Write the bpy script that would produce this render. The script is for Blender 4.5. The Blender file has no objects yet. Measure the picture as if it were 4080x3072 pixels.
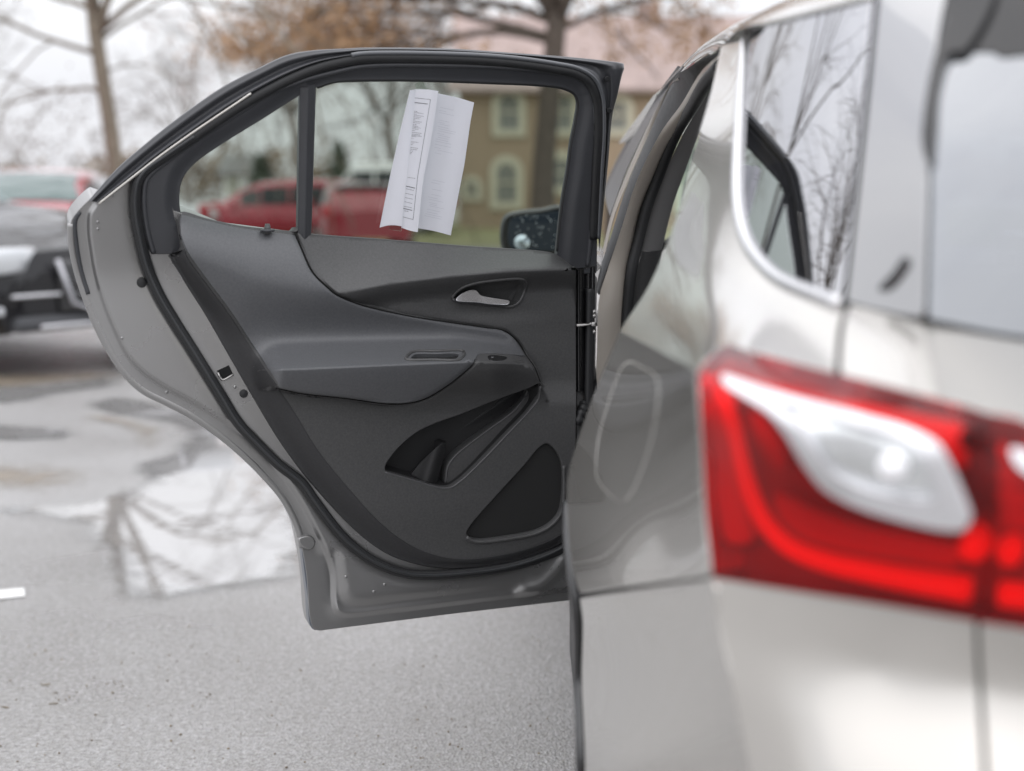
import bpy, math, random
import numpy as np
from mathutils import Vector, Matrix
from mathutils.geometry import delaunay_2d_cdt

random.seed(7)
rng = np.random.default_rng(7)
C = bpy.context.scene.collection
R = math.radians

# ------------------------------------------------------------------ camera
FPX, HOR, H = 5700.0, 700.0, 1.27          # focal length and horizon in survey pixels, eye height in metres
PITCH = math.atan((1536 - HOR) / FPX)
cam_d = bpy.data.cameras.new('camera')
cam = bpy.data.objects.new('camera', cam_d)
C.objects.link(cam)
cam.location = (0, 0, H)
cam.rotation_euler = (math.pi / 2 - PITCH, 0, 0)
cam_d.sensor_fit = 'HORIZONTAL'
cam_d.sensor_width = 36
cam_d.lens = FPX / 4080 * 36
cam_d.clip_start = 0.05
cam_d.clip_end = 2000
cam_d.dof.use_dof = True
cam_d.dof.focus_distance = 2.72
cam_d.dof.aperture_fstop = 2.1
bpy.context.scene.camera = cam

# ------------------------------------------------------------------ sky and sun (overcast)
SUN_EL, SUN_AZ = R(68), R(205)             # azimuth measured clockwise from +Y
world = bpy.data.worlds.new('World')
bpy.context.scene.world = world
world.use_nodes = True
wn, wl = world.node_tree.nodes, world.node_tree.links
wn.clear()
wo = wn.new('ShaderNodeOutputWorld')
wb = wn.new('ShaderNodeBackground')
wb.inputs['Strength'].default_value = 0.1
sk = wn.new('ShaderNodeTexSky')
sk.sky_type = 'NISHITA'
sk.sun_disc = False
sk.sun_elevation = SUN_EL
sk.sun_rotation = SUN_AZ
sk.dust_density = 4.0
tc = wn.new('ShaderNodeTexCoord')
mp = wn.new('ShaderNodeMapping')
mp.inputs['Scale'].default_value = (1.0, 1.0, 2.6)
nz = wn.new('ShaderNodeTexNoise')
nz.inputs['Scale'].default_value = 1.9
nz.inputs['Detail'].default_value = 5
nz.inputs['Roughness'].default_value = 0.55
cr = wn.new('ShaderNodeValToRGB')
cr.color_ramp.elements[0].position = 0.3
cr.color_ramp.elements[0].color = (7.9, 8.0, 8.5, 1)
cr.color_ramp.elements[1].position = 0.72
cr.color_ramp.elements[1].color = (9.9, 9.9, 10.1, 1)
mx = wn.new('ShaderNodeMixRGB')
mx.inputs['Fac'].default_value = 0.9
sx_ = wn.new('ShaderNodeSeparateXYZ')
mr_ = wn.new('ShaderNodeMapRange')
mr_.inputs['To Min'].default_value = 0.80
mr_.inputs['To Max'].default_value = 1.75
ov = wn.new('ShaderNodeMixRGB')
ov.blend_type = 'MULTIPLY'
ov.inputs['Fac'].default_value = 1.0
wl.new(tc.outputs['Generated'], sx_.inputs['Vector'])
wl.new(sx_.outputs['Z'], mr_.inputs['Value'])
wl.new(mr_.outputs['Result'], ov.inputs['Color2'])
wl.new(tc.outputs['Generated'], mp.inputs['Vector'])
wl.new(mp.outputs['Vector'], nz.inputs['Vector'])
wl.new(nz.outputs['Fac'], cr.inputs['Fac'])
wl.new(sk.outputs['Color'], mx.inputs['Color1'])
wl.new(cr.outputs['Color'], ov.inputs['Color1'])
wl.new(ov.outputs['Color'], mx.inputs['Color2'])
wl.new(mx.outputs['Color'], wb.inputs['Color'])
wl.new(wb.outputs['Background'], wo.inputs['Surface'])

sun_d = bpy.data.lights.new('sun', 'SUN')
sun_d.energy = 0.45
sun_d.angle = R(120)
sun_d.color = (1.0, 0.97, 0.93)
sun = bpy.data.objects.new('sun', sun_d)
C.objects.link(sun)
sun.rotation_euler = (math.pi / 2 - SUN_EL, 0, math.pi - SUN_AZ)

sc = bpy.context.scene
sc.view_settings.view_transform = 'Standard'
sc.view_settings.look = 'None'
sc.view_settings.gamma = 1
sc.view_settings.exposure = 0.47
sc.view_settings.use_curve_mapping = False
sc.render.engine = 'CYCLES'
sc.cycles.max_bounces = 10
sc.cycles.transparent_max_bounces = 16
sc.cycles.glossy_bounces = 5
sc.cycles.caustics_reflective = False
sc.cycles.caustics_refractive = False

# ------------------------------------------------------------------ materials
def nodes_of(name):
    m = bpy.data.materials.new(name)
    m.use_nodes = True
    return m, m.node_tree.nodes, m.node_tree.links, m.node_tree.nodes['Principled BSDF']

def mat(name, col, rough=0.5, metal=0.0, coat=0.0, spec=0.5, var=0.0, vscale=30.0, bump=0.0, bscale=400.0,
        col2=None, coat_rough=0.03, ior=None, flake=0.0):
    m, n, l, b = nodes_of(name)
    b.inputs['Base Color'].default_value = (*col, 1)
    b.inputs['Roughness'].default_value = rough
    b.inputs['Metallic'].default_value = metal
    b.inputs['Coat Weight'].default_value = coat
    b.inputs['Coat Roughness'].default_value = coat_rough
    b.inputs['Specular IOR Level'].default_value = spec
    if ior:
        b.inputs['IOR'].default_value = ior
    tcn = None
    if var or bump or col2:
        tcn = n.new('ShaderNodeTexCoord')
    if var or col2:
        t = n.new('ShaderNodeTexNoise')
        t.inputs['Scale'].default_value = vscale
        t.inputs['Detail'].default_value = 6
        l.new(tcn.outputs['Object'], t.inputs['Vector'])
        r = n.new('ShaderNodeValToRGB')
        r.color_ramp.elements[0].position = 0.3
        r.color_ramp.elements[1].position = 0.7
        c2 = col2 if col2 else tuple(min(1, c * (1 + var)) for c in col)
        c1 = col if col2 else tuple(c * (1 - var) for c in col)
        r.color_ramp.elements[0].color = (*c1, 1)
        r.color_ramp.elements[1].color = (*c2, 1)
        l.new(t.outputs['Fac'], r.inputs['Fac'])
        l.new(r.outputs['Color'], b.inputs['Base Color'])
        rr = n.new('ShaderNodeMapRange')
        rr.inputs['To Min'].default_value = max(0.02, rough * 0.85)
        rr.inputs['To Max'].default_value = min(1, rough * 1.15)
        l.new(t.outputs['Fac'], rr.inputs['Value'])
        l.new(rr.outputs['Result'], b.inputs['Roughness'])
    if bump:
        t2 = n.new('ShaderNodeTexNoise')
        t2.inputs['Scale'].default_value = bscale
        t2.inputs['Detail'].default_value = 3
        l.new(tcn.outputs['Object'], t2.inputs['Vector'])
        bp = n.new('ShaderNodeBump')
        bp.inputs['Strength'].default_value = bump
        bp.inputs['Distance'].default_value = 0.001
        l.new(t2.outputs['Fac'], bp.inputs['Height'])
        l.new(bp.outputs['Normal'], b.inputs['Normal'])
    return m

def glass_mat(name, tint, refl=0.04, rough=0.0, ior=1.5, gcol=(1, 1, 1)):
    m = bpy.data.materials.new(name)
    m.use_nodes = True
    n, l = m.node_tree.nodes, m.node_tree.links
    n.clear()
    o = n.new('ShaderNodeOutputMaterial')
    tr = n.new('ShaderNodeBsdfTransparent')
    tr.inputs['Color'].default_value = (*tint, 1)
    gl = n.new('ShaderNodeBsdfGlossy')
    gl.inputs['Roughness'].default_value = rough
    gl.inputs['Color'].default_value = (*gcol, 1)
    fr = n.new('ShaderNodeFresnel')
    fr.inputs['IOR'].default_value = ior
    mxs = n.new('ShaderNodeMixShader')
    l.new(fr.outputs['Fac'], mxs.inputs['Fac'])
    l.new(tr.outputs['BSDF'], mxs.inputs[1])
    l.new(gl.outputs['BSDF'], mxs.inputs[2])
    l.new(mxs.outputs['Shader'], o.inputs['Surface'])
    return m

M = {}
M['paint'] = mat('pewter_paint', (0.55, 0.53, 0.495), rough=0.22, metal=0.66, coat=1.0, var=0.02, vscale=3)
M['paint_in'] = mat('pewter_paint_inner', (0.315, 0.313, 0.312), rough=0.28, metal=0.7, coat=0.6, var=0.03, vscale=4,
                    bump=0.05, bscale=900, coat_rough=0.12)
M['trim_soft'] = mat('soft_trim', (0.112, 0.115, 0.122), rough=0.31, var=0.10, vscale=260, bump=0.35, bscale=620)
M['trim'] = mat('hard_trim', (0.076, 0.076, 0.077), rough=0.39, var=0.14, vscale=260, bump=0.4, bscale=560)
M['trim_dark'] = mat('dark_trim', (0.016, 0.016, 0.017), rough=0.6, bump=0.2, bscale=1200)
M['rubber'] = mat('rubber', (0.018, 0.0185, 0.020), rough=0.5, var=0.1, vscale=60)
M['frame'] = mat('frame_black', (0.055, 0.057, 0.063), rough=0.36, var=0.04, vscale=20, bump=0.12, bscale=900)
M['gloss_black'] = mat('gloss_black', (0.008, 0.008, 0.009), rough=0.12, coat=0.6)
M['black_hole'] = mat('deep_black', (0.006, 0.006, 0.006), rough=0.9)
M['mesh_cloth'] = mat('speaker_cloth', (0.016, 0.016, 0.016), rough=0.75, bump=0.5, bscale=1500)
M['chrome'] = mat('chrome', (0.62, 0.62, 0.64), rough=0.08, metal=1.0)
M['steel'] = mat('steel', (0.45, 0.44, 0.43), rough=0.35, metal=1.0, var=0.1, vscale=40)
M['bright_trim'] = mat('bright_moulding', (0.70, 0.70, 0.71), rough=0.2, metal=0.85)
M['headliner'] = mat('pillar_trim_grey', (0.27, 0.265, 0.265), rough=0.75, var=0.03, vscale=20)
M['door_glass'] = glass_mat('door_glass', (0.59, 0.65, 0.60), ior=1.35)
M['clear_glass'] = glass_mat('windscreen_glass', (0.86, 0.93, 0.86), ior=1.3)
M['privacy'] = glass_mat('privacy_glass', (0.05, 0.055, 0.06), ior=10.0, gcol=(0.97, 0.97, 1.0))
M['rear_glass'] = glass_mat('rear_glass', (0.05, 0.055, 0.06), ior=3.8, gcol=(0.93, 0.96, 1.0))
M['pillar_gloss'] = mat('gloss_pillar', (0.09, 0.09, 0.095), rough=0.04, ior=4.4, coat=0.5)
M['paper'] = mat('paper', (0.80, 0.81, 0.87), rough=0.8, var=0.01, vscale=40)
M['ink'] = mat('ink', (0.10, 0.10, 0.12), rough=0.7)
M['ink_pale'] = mat('ink_showing_through', (0.63, 0.64, 0.70), rough=0.8)
M['tape'] = glass_mat('tape', (0.80, 0.86, 0.80), ior=1.5, rough=0.25)
M['tyre'] = mat('tyre', (0.02, 0.02, 0.021), rough=0.75, bump=0.3, bscale=200)
M['rim'] = mat('alloy', (0.55, 0.55, 0.56), rough=0.3, metal=0.9)

# tail lamp
M['lens_red'] = glass_mat('red_lens', (0.98, 0.11, 0.15), ior=1.33)
M['lamp_red'] = mat('lamp_red', (0.66, 0.006, 0.025), rough=0.22, coat=0.6, bump=0.6, bscale=120)
M['lamp_red_dark'] = mat('lamp_red_dark', (0.34, 0.003, 0.022), rough=0.3, bump=0.3, bscale=90)
M['lamp_guide'] = mat('lamp_guide_red', (0.98, 0.02, 0.01), rough=0.25)
_b = M['lamp_guide'].node_tree.nodes['Principled BSDF']        # the parking lamp's light guide glows
_b.inputs['Emission Color'].default_value = (1, 0.01, 0.005, 1)
_b.inputs['Emission Strength'].default_value = 0.32
M['lamp_white'] = mat('lamp_chrome_bezel', (0.74, 0.74, 0.76), rough=0.16, metal=0.8)
M['lamp_clear'] = mat('lamp_reflector', (0.80, 0.82, 0.83), rough=0.14, metal=0.8, bump=0.9, bscale=60)

# ------------------------------------------------------------------ object helpers
WORLD_LOC = {}

def tag(o, label=None, cat=None, group=None, kind=None):
    if label: o['label'] = label
    if cat: o['category'] = cat
    if group: o['group'] = group
    if kind: o['kind'] = kind
    return o

def empty(name, loc, label=None, cat=None, group=None):
    o = bpy.data.objects.new(name, None)
    C.objects.link(o)
    o.location = loc
    o.empty_display_size = 0.1
    WORLD_LOC[o.name] = Vector(loc)
    return tag(o, label, cat, group)

def mesh_obj(name, verts, faces, material, parent=None, normals=None, smooth=True, kind=None, mats=None, fmat=None, local=False):
    verts = np.asarray(verts, float).reshape(-1, 3)
    c = Vector((0, 0, 0)) if local else Vector((verts.min(0) + verts.max(0)) / 2)
    me = bpy.data.meshes.new(name)
    me.from_pydata((verts - np.array(c)).tolist(), [], [list(map(int, f)) for f in faces])
    if mats:
        for mm in mats: me.materials.append(mm)
        if fmat is not None:
            me.polygons.foreach_set('material_index', np.asarray(fmat, dtype=np.int32))
    else:
        me.materials.append(material)
    if smooth:
        me.polygons.foreach_set('use_smooth', np.ones(len(me.polygons), bool))
    me.update()
    if normals is not None:
        me.normals_split_custom_set_from_vertices(np.asarray(normals, float).tolist())
    o = bpy.data.objects.new(name, me)
    C.objects.link(o)
    o.location = c
    WORLD_LOC[o.name] = c
    if parent is not None:
        o.parent = parent
        if not local:
            o.matrix_parent_inverse = Matrix.Translation(-WORLD_LOC[parent.name])
    if kind: o['kind'] = kind
    return o

def sharp(o, deg=35):
    me = o.data
    me.set_sharp_from_angle(angle=R(deg))
    return o

def cat_rom(pts, step=12.0, closed=False):
    """smooth curve through points, resampled about every `step`"""
    p = np.asarray(pts, float)
    n = len(p)
    out = []
    rngi = range(n if closed else n - 1)
    for i in rngi:
        p0 = p[(i - 1) % n] if (closed or i > 0) else 2 * p[0] - p[1]
        p1, p2 = p[i], p[(i + 1) % n]
        p3 = p[(i + 2) % n] if (closed or i + 2 < n) else 2 * p[-1] - p[-2]
        L = np.linalg.norm(p2 - p1)
        k = max(1, int(round(L / step)))
        # centripetal-like tangents
        d0, d1, d2 = [max(1e-6, np.linalg.norm(a - b)) ** 0.5 for a, b in ((p1, p0), (p2, p1), (p3, p2))]
        m1 = ((p1 - p0) / d0 - (p2 - p0) / (d0 + d1) + (p2 - p1) / d1) * d1
        m2 = ((p2 - p1) / d1 - (p3 - p1) / (d1 + d2) + (p3 - p2) / d2) * d1
        for j in range(k):
            t = j / k
            out.append((2*t**3 - 3*t**2 + 1) * p1 + (t**3 - 2*t**2 + t) * m1 + (-2*t**3 + 3*t**2) * p2 + (t**3 - t**2) * m2)
    if not closed:
        out.append(p[-1])
    return np.array(out)

def dense(pts, step=12.0, closed=False):
    p = np.asarray(pts, float)
    out = []
    n = len(p)
    for i in range(n if closed else n - 1):
        a, b = p[i], p[(i + 1) % n]
        k = max(1, int(round(np.linalg.norm(b - a) / step)))
        for j in range(k): out.append(a + (b - a) * j / k)
    if not closed: out.append(p[-1])
    return np.array(out)

def inside(pts, loops):
    pts = np.asarray(pts, float)
    r = np.zeros(len(pts), bool)
    x, y = pts[:, 0], pts[:, 1]
    for lp in loops:
        a = np.asarray(lp, float)
        b = np.roll(a, -1, 0)
        for (x1, y1), (x2, y2) in zip(a, b):
            if y1 == y2: continue
            cnd = (y1 > y) != (y2 > y)
            xi = x1 + (y - y1) * (x2 - x1) / (y2 - y1)
            r ^= cnd & (x < xi)
    return r

def dist_poly(pts, line, closed=False, signed=False):
    pts = np.asarray(pts, float)
    a = np.asarray(line, float)
    if closed: a = np.vstack([a, a[:1]])
    best = np.full(len(pts), 1e9)
    sgn = np.ones(len(pts))
    for i in range(len(a) - 1):
        p, q = a[i], a[i + 1]
        d = q - p
        L2 = max(1e-9, d @ d)
        t = np.clip(((pts - p) @ d) / L2, 0, 1)
        v = pts - (p + t[:, None] * d)
        dd = np.hypot(v[:, 0], v[:, 1])
        m = dd < best - 1e-9
        best = np.where(m, dd, best)
        if signed:
            s = np.sign(d[0] * (pts[:, 1] - p[1]) - d[1] * (pts[:, 0] - p[0]))
            sgn = np.where(m, s, sgn)
    return best * sgn if signed else best

def sstep(x, a=0.0, b=1.0):
    t = np.clip((np.asarray(x, float) - a) / (b - a), 0, 1)
    return t * t * (3 - 2 * t)

EYE = np.array([0, 0, H])

def nrm(lift, xy, e=1.5):
    xy = np.asarray(xy, float)
    dx = lift(xy + [e, 0]) - lift(xy - [e, 0])
    dy = lift(xy + [0, e]) - lift(xy - [0, e])
    n = np.cross(dx, dy)
    n /= np.maximum(1e-12, np.linalg.norm(n, axis=1))[:, None]
    return n

def panel(name, outer, lift, material, parent, step=20.0, holes=(), feats=(), rim=(0.0015, 0.02), kind=None, e=1.5, flip=None, tris=True):
    """a sheet over a closed outline, lifted on to a real surface, with turned-in edges"""
    loops = [np.asarray(outer, float)] + [np.asarray(h, float) for h in holes]
    pts, edges = [], []
    for lp in loops:
        s = len(pts)
        pts += lp.tolist()
        edges += [(s + i, s + (i + 1) % len(lp)) for i in range(len(lp))]
    lo, hi = loops[0].min(0), loops[0].max(0)
    gx = np.arange(lo[0], hi[0] + step, step)
    gy = np.arange(lo[1], hi[1] + step, step * 0.866)
    g = np.array([(x + (0.5 * step if j % 2 else 0), y) for j, y in enumerate(gy) for x in gx])
    ext = []
    for line, offs, st in feats:
        ln = dense(line, st)
        t = np.gradient(ln, axis=0)
        t /= np.maximum(1e-9, np.linalg.norm(t, axis=1))[:, None]
        nn = np.stack([-t[:, 1], t[:, 0]], 1)
        for of in offs:
            ext.append(ln + nn * of)
        if len(g):
            g = g[dist_poly(g, ln[::3]) > max(abs(o) for o in offs) + 0.45 * step]
    allp = np.vstack([g] + ext) if ext else g
    allp = allp[inside(allp, loops)]
    for i, lp in enumerate(loops):
        keep = dist_poly(allp, lp, True) > (0.35 * step if not ext else 2.0)
        allp = allp[keep]
    pts += allp.tolist()
    v, ee, f, *_ = delaunay_2d_cdt([Vector(p) for p in pts], edges, [], 0, 1e-3)
    v = np.array([tuple(a) for a in v])
    f = np.array([t for t in f if len(t) == 3])
    cen = v[f].mean(1)
    f = f[inside(cen, loops)]
    P = lift(v)
    N = nrm(lift, v, e)
    to_eye = EYE - P
    fl = ((N * to_eye).sum(1).mean() < 0) if flip is None else flip
    if fl: N = -N
    # orient faces with N
    fn = np.cross(P[f[:, 1]] - P[f[:, 0]], P[f[:, 2]] - P[f[:, 0]])
    bad = (fn * N[f[:, 0]]).sum(1) < 0
    f[bad] = f[bad][:, ::-1]
    verts, norms, faces = P.tolist(), N.tolist(), f.tolist()
    if rim:
        r, d = rim
        for li, lp in enumerate(loops):
            p3 = lift(lp)
            n3 = nrm(lift, lp, e) * (-1 if fl else 1)
            t3 = np.roll(p3, -1, 0) - np.roll(p3, 1, 0)
            t3 /= np.maximum(1e-12, np.linalg.norm(t3, axis=1))[:, None]
            b3 = np.cross(t3, n3)
            # outward test in 2-D
            mid = lift(lp + 0)
            q2 = lp + np.stack([np.roll(lp, -1, 0)[:, 1] - np.roll(lp, 1, 0)[:, 1], -(np.roll(lp, -1, 0)[:, 0] - np.roll(lp, 1, 0)[:, 0])], 1) * 1e-3
            area = 0.5 * np.sum(lp[:, 0] * np.roll(lp[:, 1], -1) - np.roll(lp[:, 0], -1) * lp[:, 1])
            sgn2 = 1 if area > 0 else -1
            out2 = lift(lp + (q2 - lp) / np.maximum(1e-9, np.linalg.norm(q2 - lp, axis=1))[:, None] * sgn2 * 2.0) - p3
            if (out2 * b3).sum() < 0: b3 = -b3
            if li > 0: b3 = -b3
            A = p3
            B = p3 + b3 * r - n3 * r
            D = B - n3 * d
            k = len(lp)
            s = len(verts)
            nb = (b3 + n3) / 1.414
            verts += A.tolist() + B.tolist() + D.tolist()
            norms += n3.tolist() + b3.tolist() + b3.tolist()
            for i in range(k):
                j = (i + 1) % k
                for a, b in ((0, k), (k, 2 * k)):
                    q = [s + a + i, s + a + j, s + b + j, s + b + i]
                    va = np.array(verts[q[0]]); vb = np.array(verts[q[1]]); vc = np.array(verts[q[2]])
                    if np.dot(np.cross(vb - va, vc - va), b3[i] + 0.3 * n3[i]) < 0: q = q[::-1]
                    faces.append(q)
    return mesh_obj(name, verts, faces, material, parent, normals=norms, kind=kind)

def tube(pts, rad, seg=10, up=None, flat=1.0, cap=True):
    """swept tube (optionally flattened) -> verts, faces"""
    p = np.asarray(pts, float)
    n = len(p)
    rad = np.broadcast_to(np.asarray(rad, float), (n,))
    t = np.gradient(p, axis=0)
    t /= np.maximum(1e-12, np.linalg.norm(t, axis=1))[:, None]
    vs, fs = [], []
    ref = np.array(up if up is not None else ((0, 0, 1) if abs(t[0][2]) < 0.9 else (1, 0, 0)), float)
    for i in range(n):
        a = np.cross(t[i], ref)
        if np.linalg.norm(a) < 1e-6: a = np.cross(t[i], (1, 0.1, 0))
        a /= np.linalg.norm(a)
        b = np.cross(a, t[i])
        if up is None: ref = b
        for k in range(seg):
            w = 2 * math.pi * k / seg
            vs.append(p[i] + (a * math.cos(w) + b * math.sin(w) * flat) * rad[i])
    for i in range(n - 1):
        for k in range(seg):
            k2 = (k + 1) % seg
            fs.append((i * seg + k, i * seg + k2, (i + 1) * seg + k2, (i + 1) * seg + k))
    if cap:
        fs.append(tuple(range(seg))[::-1])
        fs.append(tuple(range((n - 1) * seg, n * seg)))
    return np.array(vs), fs

class MB:
    def __init__(s): s.v, s.f = [], []
    def add(s, v, f):
        o = len(s.v)
        s.v += [tuple(map(float, a)) for a in v]
        s.f += [tuple(int(i) + o for i in q) for q in f]
        return s
    def box(s, c, d, rot=None, bev=0.0):
        x, y, z = [k / 2 for k in d]
        if bev <= 0:
            v = [(sx * x, sy * y, sz * z) for sx in (-1, 1) for sy in (-1, 1) for sz in (-1, 1)]
            f = [(0, 1, 3, 2), (4, 6, 7, 5), (0, 4, 5, 1), (2, 3, 7, 6), (0, 2, 6, 4), (1, 5, 7, 3)]
        else:
            import bmesh
            bm = bmesh.new()
            bmesh.ops.create_cube(bm, size=1)
            bmesh.ops.scale(bm, vec=d, verts=bm.verts)
            bmesh.ops.bevel(bm, geom=bm.edges[:], offset=bev, segments=2, affect='EDGES', profile=0.5)
            v = [tuple(a.co) for a in bm.verts]
            bm.verts.index_update()
            f = [tuple(a.index for a in q.verts) for q in bm.faces]
            bm.free()
        v = np.array(v)
        if rot is not None: v = v @ np.array(rot).T
        return s.add(v + np.array(c), f)
    def tube(s, *a, **k): return s.add(*tube(*a, **k))
    def build(s, name, material, parent=None, **k): return mesh_obj(name, s.v, s.f, material, parent, **k)

# ------------------------------------------------------------------ survey: sight lines measured from the camera
cp, sp = math.cos(PITCH), math.sin(PITCH)

def rays(xy):
    xy = np.asarray(xy, float).reshape(-1, 2)
    a = (xy[:, 0] - 2040) / FPX
    b = (1536 - xy[:, 1]) / FPX
    return np.stack([a, cp + b * sp, -sp + b * cp], 1)

def at(px, py, Y):
    r = rays([(px, py)])[0]
    return EYE + r / r[1] * Y

def on_ground(xy, z=0.0):
    r = rays(xy)
    return EYE + r * ((z - H) / r[:, 2])[:, None]

class Surf:
    """smooth surface through surveyed points (sight line + distance along the car axis)"""
    def __init__(s, ctrl, lam=1e-4):
        c = np.asarray(ctrl, float)
        s.p = c[:, :2] / 1000.0
        q = 1.0 / c[:, 2]
        n = len(c)
        K = s.k(s.p, s.p) + lam * np.eye(n)
        Pm = np.hstack([np.ones((n, 1)), s.p])
        A = np.block([[K, Pm], [Pm.T, np.zeros((3, 3))]])
        s.w = np.linalg.solve(A, np.concatenate([q, np.zeros(3)]))
    @staticmethod
    def k(a, b):
        r2 = ((a[:, None] - b[None]) ** 2).sum(-1)
        return np.where(r2 > 1e-12, 0.5 * r2 * np.log(np.maximum(r2, 1e-12)), 0)
    def lift(s, off=0.0):
        def fn(xy):
            xy = np.asarray(xy, float).reshape(-1, 2)
            x = xy / 1000.0
            q = s.k(x, s.p) @ s.w[:-3] + np.hstack([np.ones((len(x), 1)), x]) @ s.w[-3:]
            Y = 1.0 / q + off
            r = rays(xy)
            return EYE + r / r[:, 1:2] * Y[:, None]
        return fn

# ------------------------------------------------------------------ ground, grass, puddles
def ground_z(Y):
    return np.where(Y < 9, 0.0, np.where(Y < 34, -0.016 * (Y - 9), -0.4))

m, n, l, b = nodes_of('wet_asphalt')
tcn = n.new('ShaderNodeTexCoord')
big = n.new('ShaderNodeTexNoise'); big.inputs['Scale'].default_value = 0.45; big.inputs['Detail'].default_value = 5
fin = n.new('ShaderNodeTexNoise'); fin.inputs['Scale'].default_value = 75; fin.inputs['Detail'].default_value = 5; fin.inputs['Roughness'].default_value = 0.7
vor = n.new('ShaderNodeTexVoronoi'); vor.inputs['Scale'].default_value = 150
for t in (big, fin, vor): l.new(tcn.outputs['Object'], t.inputs['Vector'])
r1 = n.new('ShaderNodeValToRGB')
r1.color_ramp.elements[0].position = 0.34; r1.color_ramp.elements[0].color = (0.325, 0.32, 0.312, 1)
r1.color_ramp.elements[1].position = 0.66; r1.color_ramp.elements[1].color = (0.475, 0.475, 0.478, 1)
l.new(big.outputs['Fac'], r1.inputs['Fac'])
r2 = n.new('ShaderNodeValToRGB')
r2.color_ramp.elements[0].position = 0.28; r2.color_ramp.elements[0].color = (0.5, 0.49, 0.48, 1)
r2.color_ramp.elements[1].position = 0.68; r2.color_ramp.elements[1].color = (1.15, 1.15, 1.14, 1)
l.new(fin.outputs['Fac'], r2.inputs['Fac'])
mm = n.new('ShaderNodeMixRGB'); mm.blend_type = 'MULTIPLY'; mm.inputs['Fac'].default_value = 1
l.new(r1.outputs['Color'], mm.inputs['Color1']); l.new(r2.outputs['Color'], mm.inputs['Color2'])
r3 = n.new('ShaderNodeValToRGB')
r3.color_ramp.elements[0].position = 0.0; r3.color_ramp.elements[0].color = (0.72, 0.70, 0.67, 1)
r3.color_ramp.elements[1].position = 1.0; r3.color_ramp.elements[1].color = (1.15, 1.15, 1.18, 1)
sep = n.new('ShaderNodeSeparateColor')
l.new(vor.outputs['Color'], sep.inputs['Color'])
l.new(sep.outputs['Red'], r3.inputs['Fac'])
mm2 = n.new('ShaderNodeMixRGB'); mm2.blend_type = 'MULTIPLY'; mm2.inputs['Fac'].default_value = 0.8
l.new(mm.outputs['Color'], mm2.inputs['Color1']); l.new(r3.outputs['Color'], mm2.inputs['Color2'])
l.new(mm2.outputs['Color'], b.inputs['Base Color'])
rr = n.new('ShaderNodeMapRange'); rr.inputs['From Min'].default_value = 0.35; rr.inputs['From Max'].default_value = 0.65
rr.inputs['To Min'].default_value = 0.20; rr.inputs['To Max'].default_value = 0.46
l.new(big.outputs['Fac'], rr.inputs['Value']); l.new(rr.outputs['Result'], b.inputs['Roughness'])
hb = n.new('ShaderNodeMath'); hb.operation = 'ADD'
l.new(vor.outputs['Distance'], hb.inputs[0]); l.new(fin.outputs['Fac'], hb.inputs[1])
bp = n.new('ShaderNodeBump'); bp.inputs['Strength'].default_value = 0.75; bp.inputs['Distance'].default_value = 0.004
l.new(hb.outputs['Value'], bp.inputs['Height']); l.new(bp.outputs['Normal'], b.inputs['Normal'])
b.inputs['Specular IOR Level'].default_value = 0.6
M['asphalt'] = m

xs = [-400, -60, -25, -12, -6, -2, 2, 6, 12, 25, 60, 400]
ys = [-60, -20, -5, 0, 3, 6, 9, 12, 16, 20, 25, 30, 34, 60, 120, 600]
gv = [(x, y, float(ground_z(np.array(float(y))))) for y in ys for x in xs]
gf = [(j * len(xs) + i, j * len(xs) + i + 1, (j + 1) * len(xs) + i + 1, (j + 1) * len(xs) + i) for j in range(len(ys) - 1) for i in range(len(xs) - 1)]
ground = mesh_obj('asphalt_lot', gv, gf, M['asphalt'], smooth=False, local=True)
tag(ground, 'wet light grey asphalt of the parking lot', kind='structure')

m, n, l, b = nodes_of('puddle_water')
b.inputs['Base Color'].default_value = (0.30, 0.295, 0.29, 1)
b.inputs['Roughness'].default_value = 0.02
b.inputs['IOR'].default_value = 5.0
tcn = n.new('ShaderNodeTexCoord')
t = n.new('ShaderNodeTexNoise'); t.inputs['Scale'].default_value = 5; t.inputs['Detail'].default_value = 2
mpn = n.new('ShaderNodeMapping'); mpn.inputs['Scale'].default_value = (0.35, 1.0, 1)
l.new(tcn.outputs['Object'], mpn.inputs['Vector']); l.new(mpn.outputs['Vector'], t.inputs['Vector'])
bp = n.new('ShaderNodeBump'); bp.inputs['Strength'].default_value = 0.025; bp.inputs['Distance'].default_value = 0.01
l.new(t.outputs['Fac'], bp.inputs['Height']); l.new(bp.outputs['Normal'], b.inputs['Normal'])
M['water'] = m

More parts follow.
